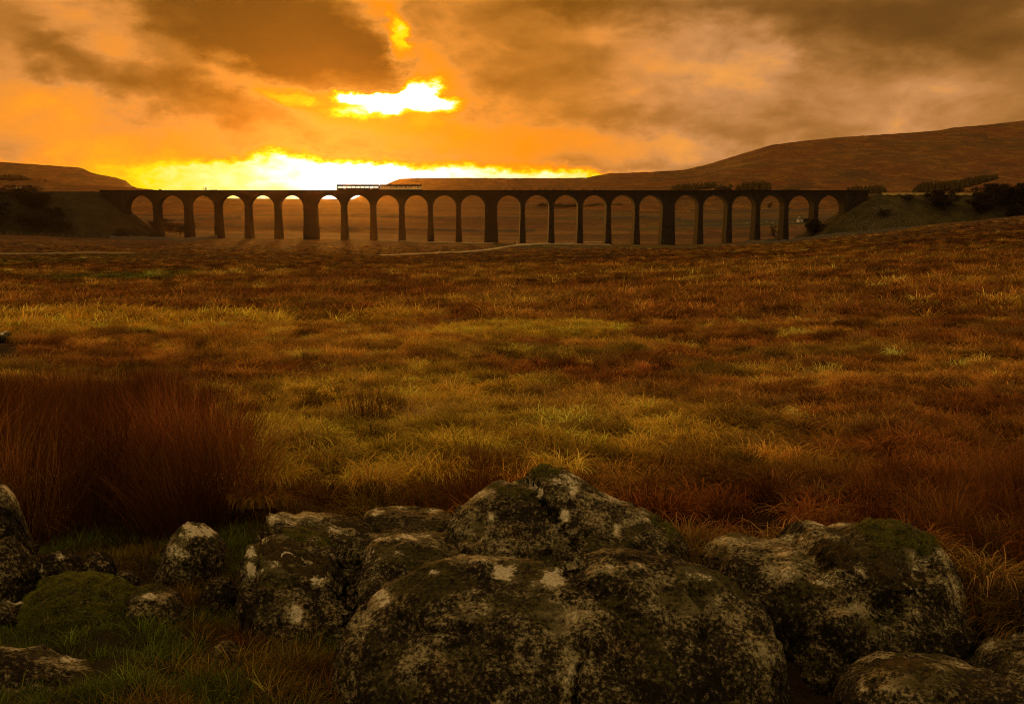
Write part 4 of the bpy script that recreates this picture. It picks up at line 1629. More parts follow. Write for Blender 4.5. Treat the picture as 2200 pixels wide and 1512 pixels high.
MARKS = {  # pale lichen crusts: photo point, radii, strength
    1: [(813, 1279, 26, 17, 1), (1089, 1230, 26, 14, 1), (1188, 1240, 30, 17, 1), (930, 1232, 24, 9, .8), (1300, 1215, 60, 14, .55), (1480, 1235, 60, 18, .5), (1000, 1200, 60, 9, .6),
        (770, 1340, 18, 40, .5), (1010, 1300, 40, 26, .45), (1220, 1420, 20, 60, .5), (1240, 1310, 60, 30, .45), (1500, 1300, 60, 40, .42), (930, 1400, 40, 40, .40), (1650, 1440, 18, 50, .5)],
    2: [(631, 1323, 22, 16, 1), (677, 1247, 24, 13, .9), (538, 1223, 9, 15, 1), (600, 1195, 40, 26, .75), (555, 1158, 34, 9, .8), (860, 1153, 60, 10, .8), (738, 1192, 18, 9, .9), (800, 1190, 50, 18, .5), (540, 1185, 14, 14, .8)],
    3: [(620, 1112, 60, 12, .65), (832, 1127, 16, 10, .9), (720, 1135, 30, 12, .6), (900, 1150, 30, 10, .5)],
    4: [(811, 1102, 12, 7, 1), (860, 1090, 16, 5, 1), (935, 1096, 20, 5, .8)],
    5: [(1146, 1048, 9, 14, 1), (1160, 1062, 9, 12, 1), (1226, 1058, 11, 15, 1), (1325, 1140, 6, 10, 1), (1056, 1110, 9, 8, .9), (1214, 1101, 9, 14, .9), (1206, 1028, 44, 13, .75), (1322, 1068, 60, 13, .7),
        (1400, 1103, 44, 13, .65), (1095, 1032, 14, 5, 1), (1030, 1062, 22, 12, .7), (1190, 1160, 60, 30, .4), (1030, 1150, 50, 30, .4)],
    6: [(1768, 1124, 36, 10, 1), (1700, 1212, 50, 36, .62), (1973, 1207, 22, 32, .75), (2032, 1185, 26, 22, .7), (1814, 1238, 60, 20, .6), (1955, 1265, 18, 34, .62), (1600, 1165, 60, 12, .5), (1720, 1160, 44, 12, .6), (2050, 1270, 16, 30, .55), (1830, 1300, 40, 20, .45)],
    7: [(1855, 1480, 10, 11, 1), (1870, 1412, 40, 8, .6), (2060, 1428, 50, 9, .6), (1960, 1470, 60, 20, .4)],
    8: [(2130, 1385, 26, 14, .6), (2190, 1362, 26, 7, .7)],
    9: [(433, 1141, 36, 12, 1), (398, 1128, 16, 8, 1), (385, 1190, 24, 22, .7)],
    10: [(12, 1060, 22, 22, .6), (6, 1210, 12, 9, .9)],
    12: [(86, 1224, 9, 10, 1), (128, 1194, 9, 7, .9)],
    14: [(325, 1280, 20, 6, .9), (350, 1282, 18, 9, .6)],
    16: [(146, 1414, 46, 15, .75), (40, 1392, 40, 8, .6), (230, 1440, 26, 8, .6)],
    18: [(30, 1292, 26, 5, .8)],
    19: [(10, 711, 9, 3, 1), (2, 716, 7, 3, .9)],
}


def seg_world(seg, c):
    return np.stack([c[0] + seg[:, 0], np.full(len(seg), c[1]), c[2] + seg[:, 1]], 1)


MOSS_TOPS = {}


def boulder(outline, Y, depth, label, seed, level=6, shear=0.45, rough=1.0, lump=1.0, creases=(), moss=(), blocky=0.8, group='lichened boulders in front'):
    """a boulder of real depth; outline: its silhouette, read off the photograph, at distance Y"""
    o3 = np.array([P(x, y, Y)[:] for x, y in outline])
    c = np.array([(o3[:, 0].min() + o3[:, 0].max()) / 2, Y, (o3[:, 2].min() + o3[:, 2].max()) / 2])
    dx, dz = o3[:, 0] - c[0], o3[:, 2] - c[2]
    # closed outline resampled by angle
    P2 = np.stack([dx, dz], 1)
    seg = []
    for a, b in zip(P2, np.roll(P2, -1, 0)):
        for t in np.linspace(0, 1, 24, endpoint=False):
            seg.append(a * (1 - t) + b * t)
    seg = np.array(seg)
    ang = np.arctan2(seg[:, 1], seg[:, 0])
    rad = np.hypot(seg[:, 0], seg[:, 1])
    od = np.argsort(ang)
    ang, rad = ang[od], rad[od]
    grid = np.linspace(-math.pi, math.pi, 361)
    rg = np.interp(grid, ang, rad, period=2 * math.pi)
    ker = np.array([1, 3, 4, 3, 1]) / 12.0
    rg = np.convolve(np.concatenate([rg[-5:-1], rg, rg[1:5]]), ker, 'same')[4:-4]
    n, f = ICO[level]
    th = np.arctan2(n[:, 2], n[:, 0])
    rho = np.hypot(n[:, 0], n[:, 2])
    R = np.interp(th, grid, rg)
    e = blocky
    pr = rho ** e
    yy = np.sign(n[:, 1]) * np.abs(n[:, 1]) ** e * depth
    v = np.stack([np.cos(th) * R * pr, yy, np.sin(th) * R * pr], 1)
    hgt = v[:, 2]
    v[:, 1] += shear * hgt + 0.0
    size = max(np.ptp(o3[:, 0]), np.ptp(o3[:, 2])) / 2
    q = v + seed * 7.31
    N = vnormals(v, f)
    ndv = np.clip(np.abs(N[:, 1]) * 1.0 + 0.45, 0.45, 1)[:, None]     # keep the silhouette close
    k = min(1.0, size / 0.8) * rough
    low = fbm(q * 1.9, 3, seed)
    f1, f2 = worley(q * 2.6, seed)
    crease = 1 - smooth(0.0, 0.30, f2 - f1)
    mid = fbm(q * 6.5, 4, seed + 9, 0.55)
    v = v + N * ndv * (0.13 * low * k * lump - 0.05 * crease * k * lump + 0.040 * mid * k * (.4 + .6 * lump))[:, None]
    f1, f2 = worley(q * 8.0 + 0.35 * fbm(q * 6, 2, 4)[:, None], seed + 7)
    v = v - N * (0.016 * rough * (smooth(.34, .05, f1) + .8 * (1 - smooth(0, .10, f2 - f1)) * smooth(-.05, .3, low)))[:, None]
    fin = fbm(q * 24.0, 4, seed + 19, 0.6)
    rid = 1 - np.abs(fbm(q * 11.0, 3, seed + 29))
    v = v + N * (0.010 * fin * rough + 0.012 * (rid - 0.75) * rough)[:, None]
    w_ = v + c
    px, py = to_px(w_)
    # settle the rock so that its skyline is the one in the photograph
    tp = np.array([to_px(np.array([p])) for p in seg_world(seg, c)]).reshape(-1, 2)
    for _ in range(6):
        w_ = v + c
        px, py = to_px(w_)
        x0_, x1_ = tp[:, 0].min(), tp[:, 0].max()
        pcx = to_px(np.array([c]))[1][0]
        ut, uc = tp[tp[:, 1] < pcx, 0], px[py < pcx]
        v[:, 0] *= 1 + 0.6 * (np.ptp(ut) / np.ptp(uc) - 1)
        v[:, 0] += 0.8 * ((ut.min() + ut.max()) / 2 - (uc.min() + uc.max()) / 2) / F * Y
        px, py = to_px(v + c)
        nb_ = 48
        bx = np.linspace(x0_, x1_, nb_ + 1)
        ib = np.clip(((px - x0_) / (x1_ - x0_) * nb_).astype(int), 0, nb_ - 1)
        it = np.clip(((tp[:, 0] - x0_) / (x1_ - x0_) * nb_).astype(int), 0, nb_ - 1)
        cur, tgt = np.full(nb_, np.nan), np.full(nb_, np.nan)
        for k_ in range(nb_):
            if (ib == k_).any():
                cur[k_] = py[ib == k_].min()
            if (it == k_).any():
                tgt[k_] = tp[it == k_, 1].min()
        okb = ~np.isnan(cur) & ~np.isnan(tgt)
        if okb.sum() < 4:
            break
        xc_ = (bx[:-1] + bx[1:]) / 2
        tn_ = (xc_ - x0_) / (x1_ - x0_)
        mid_ = okb & (tn_ > .02) & (tn_ < .98)
        co_ = np.polyfit(tn_[mid_] - .5, (tgt - cur)[mid_], 7)
        cu = np.interp(xc_, xc_[okb], cur[okb])
        D_ = np.polyval(co_, np.clip((px - x0_) / (x1_ - x0_), .025, .975) - .5)
        C_ = np.interp(px, xc_, cu)
        pc = to_px(np.array([c]))[1][0]
        w2 = np.clip((pc + 40 - py) / np.maximum(pc + 40 - C_, 20), 0, 1)
        v[:, 2] -= 0.9 * D_ * w2 / F * (v[:, 1] + Y)
    w_ = v + c
    px, py = to_px(w_)
    N = vnormals(v, f)
    face = (N[:, 1] < 0.35)
    for line, wd, dp in creases:
        d = seg_dist(px + 9 * fbm(q * 5, 2, 3), py + 9 * fbm(q * 5, 2, 4), line)
        v = v - N * (np.exp(-(d / wd) ** 2) * dp * face)[:, None]
    base = (float(c[0]), float(c[1]), h1(c[0], c[1]))
    root = mesh_np('boulder', v + c, f, M_ROCK, None, True, loc=base)
    w_ = v + c
    px, py = to_px(w_)
    N = vnormals(v, f)
    mark = np.zeros(len(v))
    wob = fbm(q * 12.0, 3, seed + 50, 0.6)
    wob2 = fbm(q * 40.0, 3, seed + 51, 0.7)
    for mx, my, rx, ry, st_ in MARKS.get(seed, ()):
        d = np.hypot((px - mx) / rx, (py - my) / ry) + 1.1 * wob + 0.5 * wob2
        mark = np.maximum(mark, st_ * np.clip(1.25 - 0.75 * d, 0, 1) * (N[:, 1] < 0.5))
    at = root.data.attributes.new('lichen', 'FLOAT', 'POINT')
    at.data.foreach_set('value', mark.astype(np.float32))
    tag(root, label, 'boulder', group)
    FOOT.append((c[0], c[1], np.ptp(o3[:, 0]) / 2, depth + 0.0))
    for poly, thick, mat, mlab in moss:
        w_ = v + c
        px, py = to_px(w_)
        N = vnormals(v, f)
        cx, cy, rx, ry, rot = poly
        a = math.radians(rot)
        ux, uy = px - cx, py - cy
        d = np.hypot((ux * math.cos(a) + uy * math.sin(a)) / rx, (-ux * math.sin(a) + uy * math.cos(a)) / ry)
        mk = smooth(1.1, 0.45, d + 0.75 * fbm(q * 5.0, 3, seed + 40)) * (N[:, 1] < 0.55)
        f1, f2 = worley(q * 8.0, seed + 3)
        lump = 0.25 + 0.65 * smooth(0.0, 0.45, f2 - f1) + 0.6 * fbm(q * 18, 3, 5)
        vm = v + N * (mk * thick * lump - 0.006)[:, None]
        fb = fbm(q * 45.0, 2, 8)
        vm = vm + N * (0.012 * fb * mk)[:, None]
        keep = mk[f].max(1) > 0.06
        ff = f[keep]
        lab_ = np.arange(len(v))
        for _ in range(400):                       # keep the largest connected patch
            m_ = lab_[ff].min(1)
            new = lab_.copy()
            for kk in range(3):
                np.minimum.at(new, ff[:, kk], m_)
            new = new[new]
            if (new == lab_).all():
                break
            lab_ = new
        if len(ff):
            ids, cnt = np.unique(lab_[ff[:, 0]], return_counts=True)
            ff = ff[lab_[ff[:, 0]] == ids[cnt.argmax()]]
        used = np.unique(ff)
        MOSS_TOPS.setdefault((seed, mat.name), []).append(((vm + c)[used], N[used]))
        mp = np.full(len(v), -1)
        mp[used] = np.arange(len(used))
        if len(ff) == 0:
            continue
        o = mesh_np('moss', (vm + c)[used] - np.array(base), mp[ff], mat, root, True)
        o['label'] = mlab
    return root


boulder([(740, 1720), (690, 1600), (690, 1500), (718, 1400), (765, 1310), (830, 1255), (905, 1212), (980, 1195), (1040, 1188), (1110, 1196),
         (1165, 1199), (1205, 1197), (1250, 1184), (1330, 1175), (1400, 1181), (1470, 1200), (1550, 1235), (1615, 1275), (1660, 1335), (1685, 1410), (1700, 1500), (1690, 1600), (1640, 1720)],
        4.35, 0.55, 'broad dark two lobed boulder filling the middle of the bottom edge', 1, 7, 0.6, lump=.45, blocky=.97,
        creases=[([(1195, 1180), (1240, 1235), (1300, 1275), (1345, 1340), (1350, 1420)], 30, .042), ([(1262, 1385), (1245, 1420), (1238, 1470), (1240, 1540)], 9, .06), ([(1480, 1260), (1520, 1310), (1510, 1380)], 9, .05), ([(860, 1330), (940, 1360), (1010, 1350)], 8, .045), ([(905, 1250), (1010, 1235), (1100, 1240)], 26, .03)],
        moss=[((1560, 1240, 40, 16, 20), .012, M_MOSS, 'small olive moss tuft')])
boulder([(560, 1500), (520, 1420), (507, 1320), (506, 1260), (517, 1200), (545, 1165), (600, 1143), (650, 1139), (700, 1151), (745, 1176), (790, 1162), (860, 1147), (930, 1155), (985, 1178),
         (1010, 1240), (960, 1330), (850, 1460), (700, 1520)],
        5.35, 0.55, 'rounded left boulder with yellow green moss on its crown', 2, 7, 0.5, lump=.6, blocky=.9,
        creases=[([(745, 1165), (755, 1200), (735, 1260), (760, 1330), (770, 1420)], 26, .09), ([(560, 1180), (540, 1260)], 14, .02)],
        moss=[((668, 1150, 75, 26, 12), .030, M_MOSS, 'yellow green moss on the crown'), ((650, 1205, 110, 40, 20), .020, M_MOSS_BROWN, 'brown moss on the side')])
boulder([(520, 1290), (538, 1190), (552, 1136), (584, 1110), (648, 1095), (700, 1101), (760, 1116), (800, 1130), (860, 1138), (960, 1140), (990, 1200), (900, 1290)],
        5.85, 0.45, 'low flat rock behind the rounded left boulder', 3, 6, 0.5,
        moss=[((800, 1128, 130, 18, 3), .028, M_MOSS_BROWN, 'dark brown moss carpet')])
boulder([(775, 1150), (780, 1108), (800, 1091), (860, 1085), (930, 1090), (968, 1101), (985, 1150)],
        6.5, 0.35, 'small white blotched rock at the foot of the peaked boulder', 4, 6, 0.4, 0.7)
boulder([(890, 1300), (920, 1190), (960, 1112), (1010, 1066), (1060, 1041), (1108, 1031), (1128, 1009), (1160, 1001), (1215, 1010), (1262, 1034), (1330, 1074),
         (1400, 1098), (1450, 1138), (1485, 1180), (1500, 1240), (1460, 1340), (1000, 1340)],
        6.25, 0.70, 'tall peaked boulder behind the middle one with a mossy tip', 5, 7, 0.5, lump=.65, blocky=.92,
        creases=[([(1130, 1030), (1160, 1080), (1215, 1130), (1240, 1200)], 13, .075)],
        moss=[((1160, 1006, 48, 20, 8), .035, M_MOSS, 'olive moss cap'), ((1095, 1052, 55, 16, 5), .022, M_MOSS, 'green moss shelf'), ((1440, 1128, 46, 28, 30), .020, M_MOSS, 'dark green moss patch')])
boulder([(1560, 1400), (1520, 1290), (1503, 1192), (1530, 1155), (1590, 1145), (1650, 1149), (1700, 1139), (1745, 1114), (1780, 1112), (1830, 1134), (1870, 1121), (1920, 1119),
         (1985, 1134), (2030, 1184), (2066, 1245), (2092, 1310), (2094, 1390), (2050, 1450), (1850, 1480), (1680, 1450)],
        5.45, 0.65, 'large right hand boulder draped with thick green moss', 6, 7, 0.5, lump=.7,
        creases=[([(1990, 1200), (1960, 1280), (1900, 1320)], 28, .06), ([(1700, 1150), (1760, 1200), (1850, 1250)], 24, .04)],
        moss=[((1905, 1148, 82, 44, 25), .040, M_MOSS, 'thick green moss cushion'), ((1985, 1165, 42, 34, 20), .030, M_MOSS, 'green moss cushion at the shoulder'),
              ((1790, 1185, 60, 34, 15), .040, M_MOSS_BROWN, 'brown moss clump'), ((1920, 1235, 90, 40, 35), .030, M_MOSS_BROWN, 'dark hanging moss')])
boulder([(1740, 1700), (1770, 1560), (1788, 1490), (1818, 1434), (1862, 1405), (1930, 1397), (2010, 1404), (2080, 1422), (2150, 1446), (2215, 1482), (2270, 1560), (2270, 1700)],
        3.95, 0.42, 'low rounded boulder cut by the bottom edge right of the middle one', 7, 6, 0.55,
        moss=[((1925, 1425, 90, 22, 8), .016, M_MOSS_BROWN, 'brown moss film')])
boulder([(2020, 1520), (2062, 1425), (2105, 1380), (2150, 1359), (2210, 1352), (2290, 1370), (2340, 1450), (2280, 1560), (2100, 1570)],
        4.65, 0.42, 'boulder cut by the right edge above the low rounded one', 8, 6, 0.5)
boulder([(325, 1260), (345, 1195), (366, 1152), (392, 1125), (425, 1119), (455, 1134), (478, 1155), (485, 1200), (482, 1250), (440, 1290), (360, 1285)],
        6.3, 0.26, 'upright boulder with a white lichen cap at the edge of the rushes', 9, 6, 0.3, 0.8,
        creases=[([(420, 1170), (425, 1260)], 12, .03)])
boulder([(-160, 1290), (-140, 1080), (-60, 1044), (15, 1040), (40, 1075), (56, 1130), (88, 1185), (90, 1290), (-20, 1320)],
        6.0, 0.35, 'tall craggy rock cut by the left edge', 10, 6, 0.3, 1.2)
boulder([(-60, 1310), (-40, 1170), (20, 1150), (52, 1170), (88, 1212), (84, 1300), (20, 1340)],
        5.6, 0.25, 'lower craggy rock leaning on the tall one at the left edge', 11, 6, 0.3, 1.2)
boulder([(52, 1270), (75, 1215), (110, 1184), (150, 1181), (178, 1206), (192, 1250), (150, 1285), (90, 1285)],
        5.9, 0.20, 'jagged low stone beside the craggy rocks with an orange lichen spot', 12, 6, 0.35, 1.1)
boulder([(168, 1250), (185, 1194), (210, 1181), (240, 1192), (254, 1240), (220, 1275)],
        6.1, 0.16, 'small rounded stone behind the mossy mound', 13, 5, 0.35, 1.0)
boulder([(260, 1330), (285, 1266), (320, 1251), (372, 1262), (408, 1300), (414, 1350), (330, 1380)],
        5.35, 0.22, 'low brown stone with a moss spot in front of the white capped boulder', 14, 6, 0.5, 0.9,
        moss=[((322, 1262, 22, 10, 0), .016, M_MOSS, 'bright moss spot')])
boulder([(10, 1440), (50, 1320), (85, 1258), (150, 1234), (220, 1233), (275, 1258), (310, 1310), (350, 1400), (200, 1470)],
        5.3, 0.35, 'low stone completely covered with a green moss mound', 15, 6, 0.5, 0.6,
        moss=[((185, 1290, 190, 90, 5), .032, M_MOSS, 'green moss blanket')])
boulder([(-80, 1480), (-50, 1405), (30, 1384), (90, 1389), (180, 1416), (262, 1450), (310, 1490), (200, 1560), (-20, 1560)],
        4.35, 0.30, 'flat cracked slab at the bottom left corner', 16, 6, 0.6, 1.0)
boulder([(425, 1290), (450, 1240), (490, 1238), (518, 1270), (510, 1310), (440, 1320)],
        5.75, 0.14, 'small stone between the white capped boulder and the rounded one', 17, 5, 0.4)
boulder([(-20, 1330), (0, 1292), (45, 1288), (66, 1310), (50, 1340)],
        5.3, 0.14, 'small pale stone at the left edge beside the moss mound', 18, 5, 0.4)
boulder([(448, 1420), (462, 1385), (490, 1372), (520, 1385), (530, 1415), (490, 1435)], 4.75, 0.10, 'small mossy stone tucked under the rounded left boulder', 20, 5, 0.4)
boulder([(312, 1500), (330, 1462), (362, 1452), (392, 1470), (398, 1505), (350, 1520)], 4.3, 0.08, 'small dark stone in the turf right of the cracked slab', 21, 5, 0.4)
boulder([(238, 1262), (252, 1228), (280, 1222), (300, 1240), (304, 1268), (270, 1278)], 5.9, 0.09, 'small stone between the moss mound and the white capped boulder', 22, 5, 0.4)
boulder([(-14, 735), (-8, 718), (8, 711), (22, 712), (29, 722), (24, 734)],
        46, 0.5, 'distant pale rock in the golden grass at the left edge', 19, 5, 0.3, 0.6, group=None)


# ------------------------------------------------------------------ grass and rushes
def tuft(nb, spread, ln, wid, ang0, droop, lean, seed, segs=4, jit=0.35, hue=0.18, vary=.38):
    """blades as tapered ribbons: verts, quads/tris, colour factor of each vertex"""
    r = np.random.default_rng(seed)
    V_, F_, C_ = [], [], []
    for k in range(nb):
        a = r.uniform(0, 2 * math.pi)
        rr = spread * math.sqrt(r.uniform(0, 1))
        out = np.array([math.cos(a), math.sin(a), 0]) * (0.35 + 0.65 * rr / max(spread, 1e-6))
        out = out + r.normal(0, jit, 3) * np.array([1, 1, 0]) + np.array([lean[0], lean[1], 0])
        out = out / max(np.linalg.norm(out), 1e-6)
        p = np.array([math.cos(a) * rr, math.sin(a) * rr, -0.03])
        L = ln * r.uniform(.55, 1.2)
        th = math.radians(ang0 + r.normal(0, 9))
        dr = math.radians(droop * r.uniform(.5, 1.3)) / segs
        side = np.array([-out[1], out[0], 0])
        wv = wid * r.uniform(.7, 1.3)
        br = r.uniform(1 - vary, 1 + vary) if vary < .5 else math.exp(r.normal(-.1, vary))
        cf = np.array([br * (1 + r.normal(0, hue * .5)), br, br * (1 + r.normal(0, hue))])
        b = len(V_)
        for q in range(segs + 1):
            ww = wv * (1 - (q / segs) ** 1.5 * 0.85) / 2
            V_ += [p - side * ww, p + side * ww]
            C_ += [cf, cf]
            p = p + (out * math.cos(th) + np.array([0, 0, math.sin(th)])) * L / segs
            th -= dr
        for q in range(segs):
            F_.append([b + 2 * q, b + 2 * q + 1, b + 2 * q + 3, b + 2 * q + 2])
    return np.array(V_), np.array(F_), np.clip(np.array(C_), .1, 3)


def proto(name, data, mat):
    v, f, c = data
    me = bpy.data.meshes.new(name)
    me.from_pydata(v.tolist(), [], f.tolist())
    me.update()
    a = me.color_attributes.new('blade', 'FLOAT_COLOR', 'POINT')
    a.data.foreach_set('color', np.concatenate([c, np.ones((len(c), 1))], 1).astype(np.float32).ravel())
    me.polygons.foreach_set('use_smooth', np.ones(len(me.polygons), dtype=bool))
    me.materials.append(mat)
    return bpy.data.objects.new(name, me)          # a source for the scatter, not linked to the scene


def scatter(name, label, pts, rot, scl, tint, kind, protos):
    me = bpy.data.meshes.new(name)
    n = len(pts)
    me.vertices.add(n)
    me.vertices.foreach_set('co', np.asarray(pts, np.float32).ravel())
    me.update()
    for nm, typ, arr, key in (('rot', 'FLOAT_VECTOR', rot, 'vector'), ('scl', 'FLOAT_VECTOR', scl, 'vector'), ('kind', 'INT', kind, 'value')):
        a = me.attributes.new(nm, typ, 'POINT')
        a.data.foreach_set(key, np.ascontiguousarray(arr, dtype=np.int32 if typ == 'INT' else np.float32).ravel())
    a = me.attributes.new('tint', 'FLOAT_COLOR', 'POINT')
    a.data.foreach_set('color', np.concatenate([tint, np.ones((n, 1))], 1).astype(np.float32).ravel())
    o = bpy.data.objects.new(name, me)
    COL.objects.link(o)
    g = bpy.data.node_groups.new(name + '_scatter', 'GeometryNodeTree')
    g.interface.new_socket('Geometry', in_out='INPUT', socket_type='NodeSocketGeometry')
    g.interface.new_socket('Geometry', in_out='OUTPUT', socket_type='NodeSocketGeometry')
    gi, go = g.nodes.new('NodeGroupInput'), g.nodes.new('NodeGroupOutput')
    jn = g.nodes.new('GeometryNodeGeometryToInstance')
    for p in reversed(protos):
        oi = g.nodes.new('GeometryNodeObjectInfo')
        oi.inputs['Object'].default_value = p
        g.links.new(oi.outputs['Geometry'], jn.inputs[0])
    iop = g.nodes.new('GeometryNodeInstanceOnPoints')

    def na(nm, typ):
        x = g.nodes.new('GeometryNodeInputNamedAttribute')
        x.data_type = typ
        x.inputs['Name'].default_value = nm
        return x.outputs['Attribute']
    g.links.new(gi.outputs[0], iop.inputs['Points'])
    g.links.new(jn.outputs[0], iop.inputs['Instance'])
    iop.inputs['Pick Instance'].default_value = True
    g.links.new(na('kind', 'INT'), iop.inputs['Instance Index'])
    e2r = g.nodes.new('FunctionNodeEulerToRotation')
    g.links.new(na('rot', 'FLOAT_VECTOR'), e2r.inputs[0])
    g.links.new(e2r.outputs[0], iop.inputs['Rotation'])
    g.links.new(na('scl', 'FLOAT_VECTOR'), iop.inputs['Scale'])
    g.links.new(iop.outputs[0], go.inputs[0])
    md = o.modifiers.new('scatter', 'NODES')
    md.node_group = g
    return tag(o, label, kind='stuff')


def free_of_boulders(x, y, grow=0.92):
    ok = np.ones(len(x), bool)
    for cx, cy, rx, ry in FOOT:
        ok &= ((x - cx) / (rx * grow)) ** 2 + ((y - cy) / (ry * grow + .02)) ** 2 > 1
    return ok


WIND = (0.22, -0.06)
PG = [proto('tussock', tuft(165, .14, .235, .0066, 74, 175, WIND, 400 + k, 5, .65), M_BLADE) for k in range(4)]            # 0-3 drooping hummock
PG += [proto('tussock', tuft(90, .12, .21, .0058, 72, 85, WIND, 420 + k, 4, .5), M_BLADE) for k in range(3)]         # 4-6 loose upright
PG += [proto('tussock', tuft(100, .22, .24, .0060, 24, 45, (.6, -.2), 440 + k, 4, .8), M_BLADE) for k in range(3)]    # 7-9 flattened mat
PG += [proto('tussock', tuft(54, .17, .31, .015, 62, 120, WIND, 460 + k, 3), M_BLADE) for k in range(3)]             # 10-12 coarse, for far
# --- moor grass
def grass_points(n, r0, r1, power):
    u = RNG.random(n)
    r = (r0 ** power + u * (r1 ** power - r0 ** power)) ** (1 / power)
    a = np.radians(RNG.uniform(-36, 36, n))
    return r * np.sin(a), r * np.cos(a)


def in_poly(px, py, poly):
    c = np.zeros(len(px), bool)
    for (xa, ya), (xb, yb) in zip(poly, poly[1:] + poly[:1]):
        m = (ya > py) != (yb > py)
        c ^= m & (px < (xb - xa) * (py - ya) / (yb - ya + 1e-12) + xa)
    return c


def bed(poly_px, dens, seed):
    """rush clumps inside a patch of ground given by (photo column, distance)"""
    g = np.random.default_rng(seed)
    poly = [(slopes(px, 950)[0] * Y, Y) for px, Y in poly_px]
    xs, ys = [p[0] for p in poly], [p[1] for p in poly]
    n = int((max(xs) - min(xs)) * (max(ys) - min(ys)) * dens)
    x, y = g.uniform(min(xs), max(xs), n), g.uniform(min(ys), max(ys), n)
    wob = 0.5
    wx = x + wob * fbm2(x, y, 1.4, 2, 61)
    wy = y + wob * fbm2(x, y, 1.4, 2, 62)
    m = in_poly(wx, wy, poly)
    return x[m], y[m]


BEDS = [([(-350, 6.75), (380, 6.8), (520, 7.5), (550, 9.4), (500, 11.3), (400, 12.4), (280, 13.8), (-350, 13.5)], 15, .9, 1),
        ([(-350, 13.0), (330, 13.0), (430, 15.5), (470, 20.5), (380, 22.5), (200, 21.5), (60, 19.5), (-350, 18)], 11, 1.12, 2),
        ([(1440, 7.4), (1560, 7.0), (1720, 6.9), (1740, 8.2), (1640, 9.0), (1480, 9.2)], 15, .46, 3),
        ([(1960, 6.9), (2050, 6.1), (2140, 5.2), (2500, 5.0), (2500, 9.2), (2250, 9.6), (2060, 9.0)], 16, .58, 4),
        ([(905, 7.6), (960, 7.2), (1100, 7.4), (1130, 8.8), (1080, 9.8), (950, 9.2)], 14, .66, 5),
        ([(560, 7.0), (620, 6.8), (740, 7.4), (700, 8.6), (600, 8.8)], 9, .55, 6),
        ([(1740, 7.4), (1960, 7.0), (2040, 8.8), (1800, 9.4)], 8, .52, 7),
        ([(400, 36), (520, 36), (540, 42), (420, 43)], 2.2, 1.1, 8)]
x1, y1 = grass_points(20000, 5.6, 15, 1.5)
x2, y2 = grass_points(125000, 14, 95, 0.8)
x3, y3 = grass_points(110000, 80, 545, 0.8)
x, y = np.concatenate([x1, x2, x3]), np.concatenate([y1, y2, y3])
ok = free_of_boulders(x, y)
r = np.hypot(x, y)
ok &= (r > 7.9) | (x > -0.4)
for poly, dens, hh, sd_ in BEDS[:6]:
    pw = [(slopes(px, 950)[0] * Y, Y) for px, Y in poly]
    ok &= ~in_poly(x, y, pw) | (RNG.random(len(x)) < .12)
ok &= RNG.random(len(x)) > smooth(380, 545, r)
for px_, ya_, yb_, wd_ in ((10, 33, 47, 1.0), (780, 14.2, 16.0, .40), (655, 42, 45.6, .5), (900, 16.2, 17.6, .55)):
    ok &= ~((np.abs(x - slopes(px_, 850)[0] * y) < wd_) & (y > ya_) & (y < yb_))
pp = np.concatenate(PATHPTS)
far_ = np.where(ok & (r > 320))[0]
for a in range(0, len(far_), 4000):
    ii = far_[a:a + 4000]
    dd = np.hypot(x[ii][:, None] - pp[None, :, 0], y[ii][:, None] + 3.0 - pp[None, :, 1]).min(1)
    ok[ii] &= dd > 6.5
x, y = x[ok], y[ok]
r = np.hypot(x, y)
z = height(x, y)
c = moor_colour(x, y)
lum = c @ np.array([.5, .4, .1])
n3 = fbm2(x, y, 1.1, 2, 23)
n5 = fbm2(x, y, 0.7, 2, 47)
hum = RNG.random(len(x)) < np.clip(.17 + .55 * fbm2(x, y, 1.5, 2, 95) + .25 * fbm2(x, y, 9.0, 2, 96), .04, .5)
size = (0.62 + 0.55 * np.clip(lum / .12, 0, 1.4)) * np.exp(RNG.normal(0, .22, len(x))) * (1 + .5 * n5)
size *= np.clip(0.78 * (r / 14) ** 0.45, 0.74, 2.8)
u = RNG.random(len(x))
kind = np.where(hum, RNG.integers(0, 4, len(x)), np.where(u < .18, RNG.integers(0, 4, len(x)), np.where(u < .36, RNG.integers(4, 7, len(x)), RNG.integers(7, 10, len(x)))))
size = size * np.where(hum, 1.75, .78)
kind = np.where(r > 55, RNG.integers(10, 13, len(x)), kind)
hz = np.clip(1.0 - .6 * smooth(120, 420, r), .35, 1) * RNG.uniform(.75, 1.25, len(x))
rot = np.stack([RNG.normal(0, .10, len(x)), RNG.normal(0, .10, len(x)), RNG.normal(0, .9, len(x))], 1)
nb = fbm2(x, y, .55, 2, 91) * (1 - smooth(25, 60, r)) + fbm2(x, y, 1.9, 3, 92) * smooth(15, 50, r) + .7 * fbm2(x, y, 6.0, 3, 93) * smooth(60, 140, r)
tn = c * np.exp(RNG.normal(0, .45, len(x)) + 1.0 * nb)[:, None] * 1.30
z = z + np.where(hum, .07, 0) * size * (1 - smooth(60, 140, r))
size = size * np.where(hum, 1 - .35 * smooth(120, 300, r), 1 + .1 * smooth(120, 300, r))
tn = tn * np.where(hum, 1.12, .42)[:, None]
red = (smooth(.12, .40, -nb) * np.where(hum, .5, 1.0))[:, None]
tn = tn * (1 - red * .6) + np.array([[.085, .028, .008]]) * red * .6
size = np.minimum(size * np.exp(.35 * nb), 2.1 * np.clip(0.78 * (r / 14) ** 0.45, 0.74, 2.8))
st = RNG.random(len(x)) < .07
tn[st] = tn[st] * .4 + STRAW * .55
scl = np.stack([size, size, size * hz], 1)
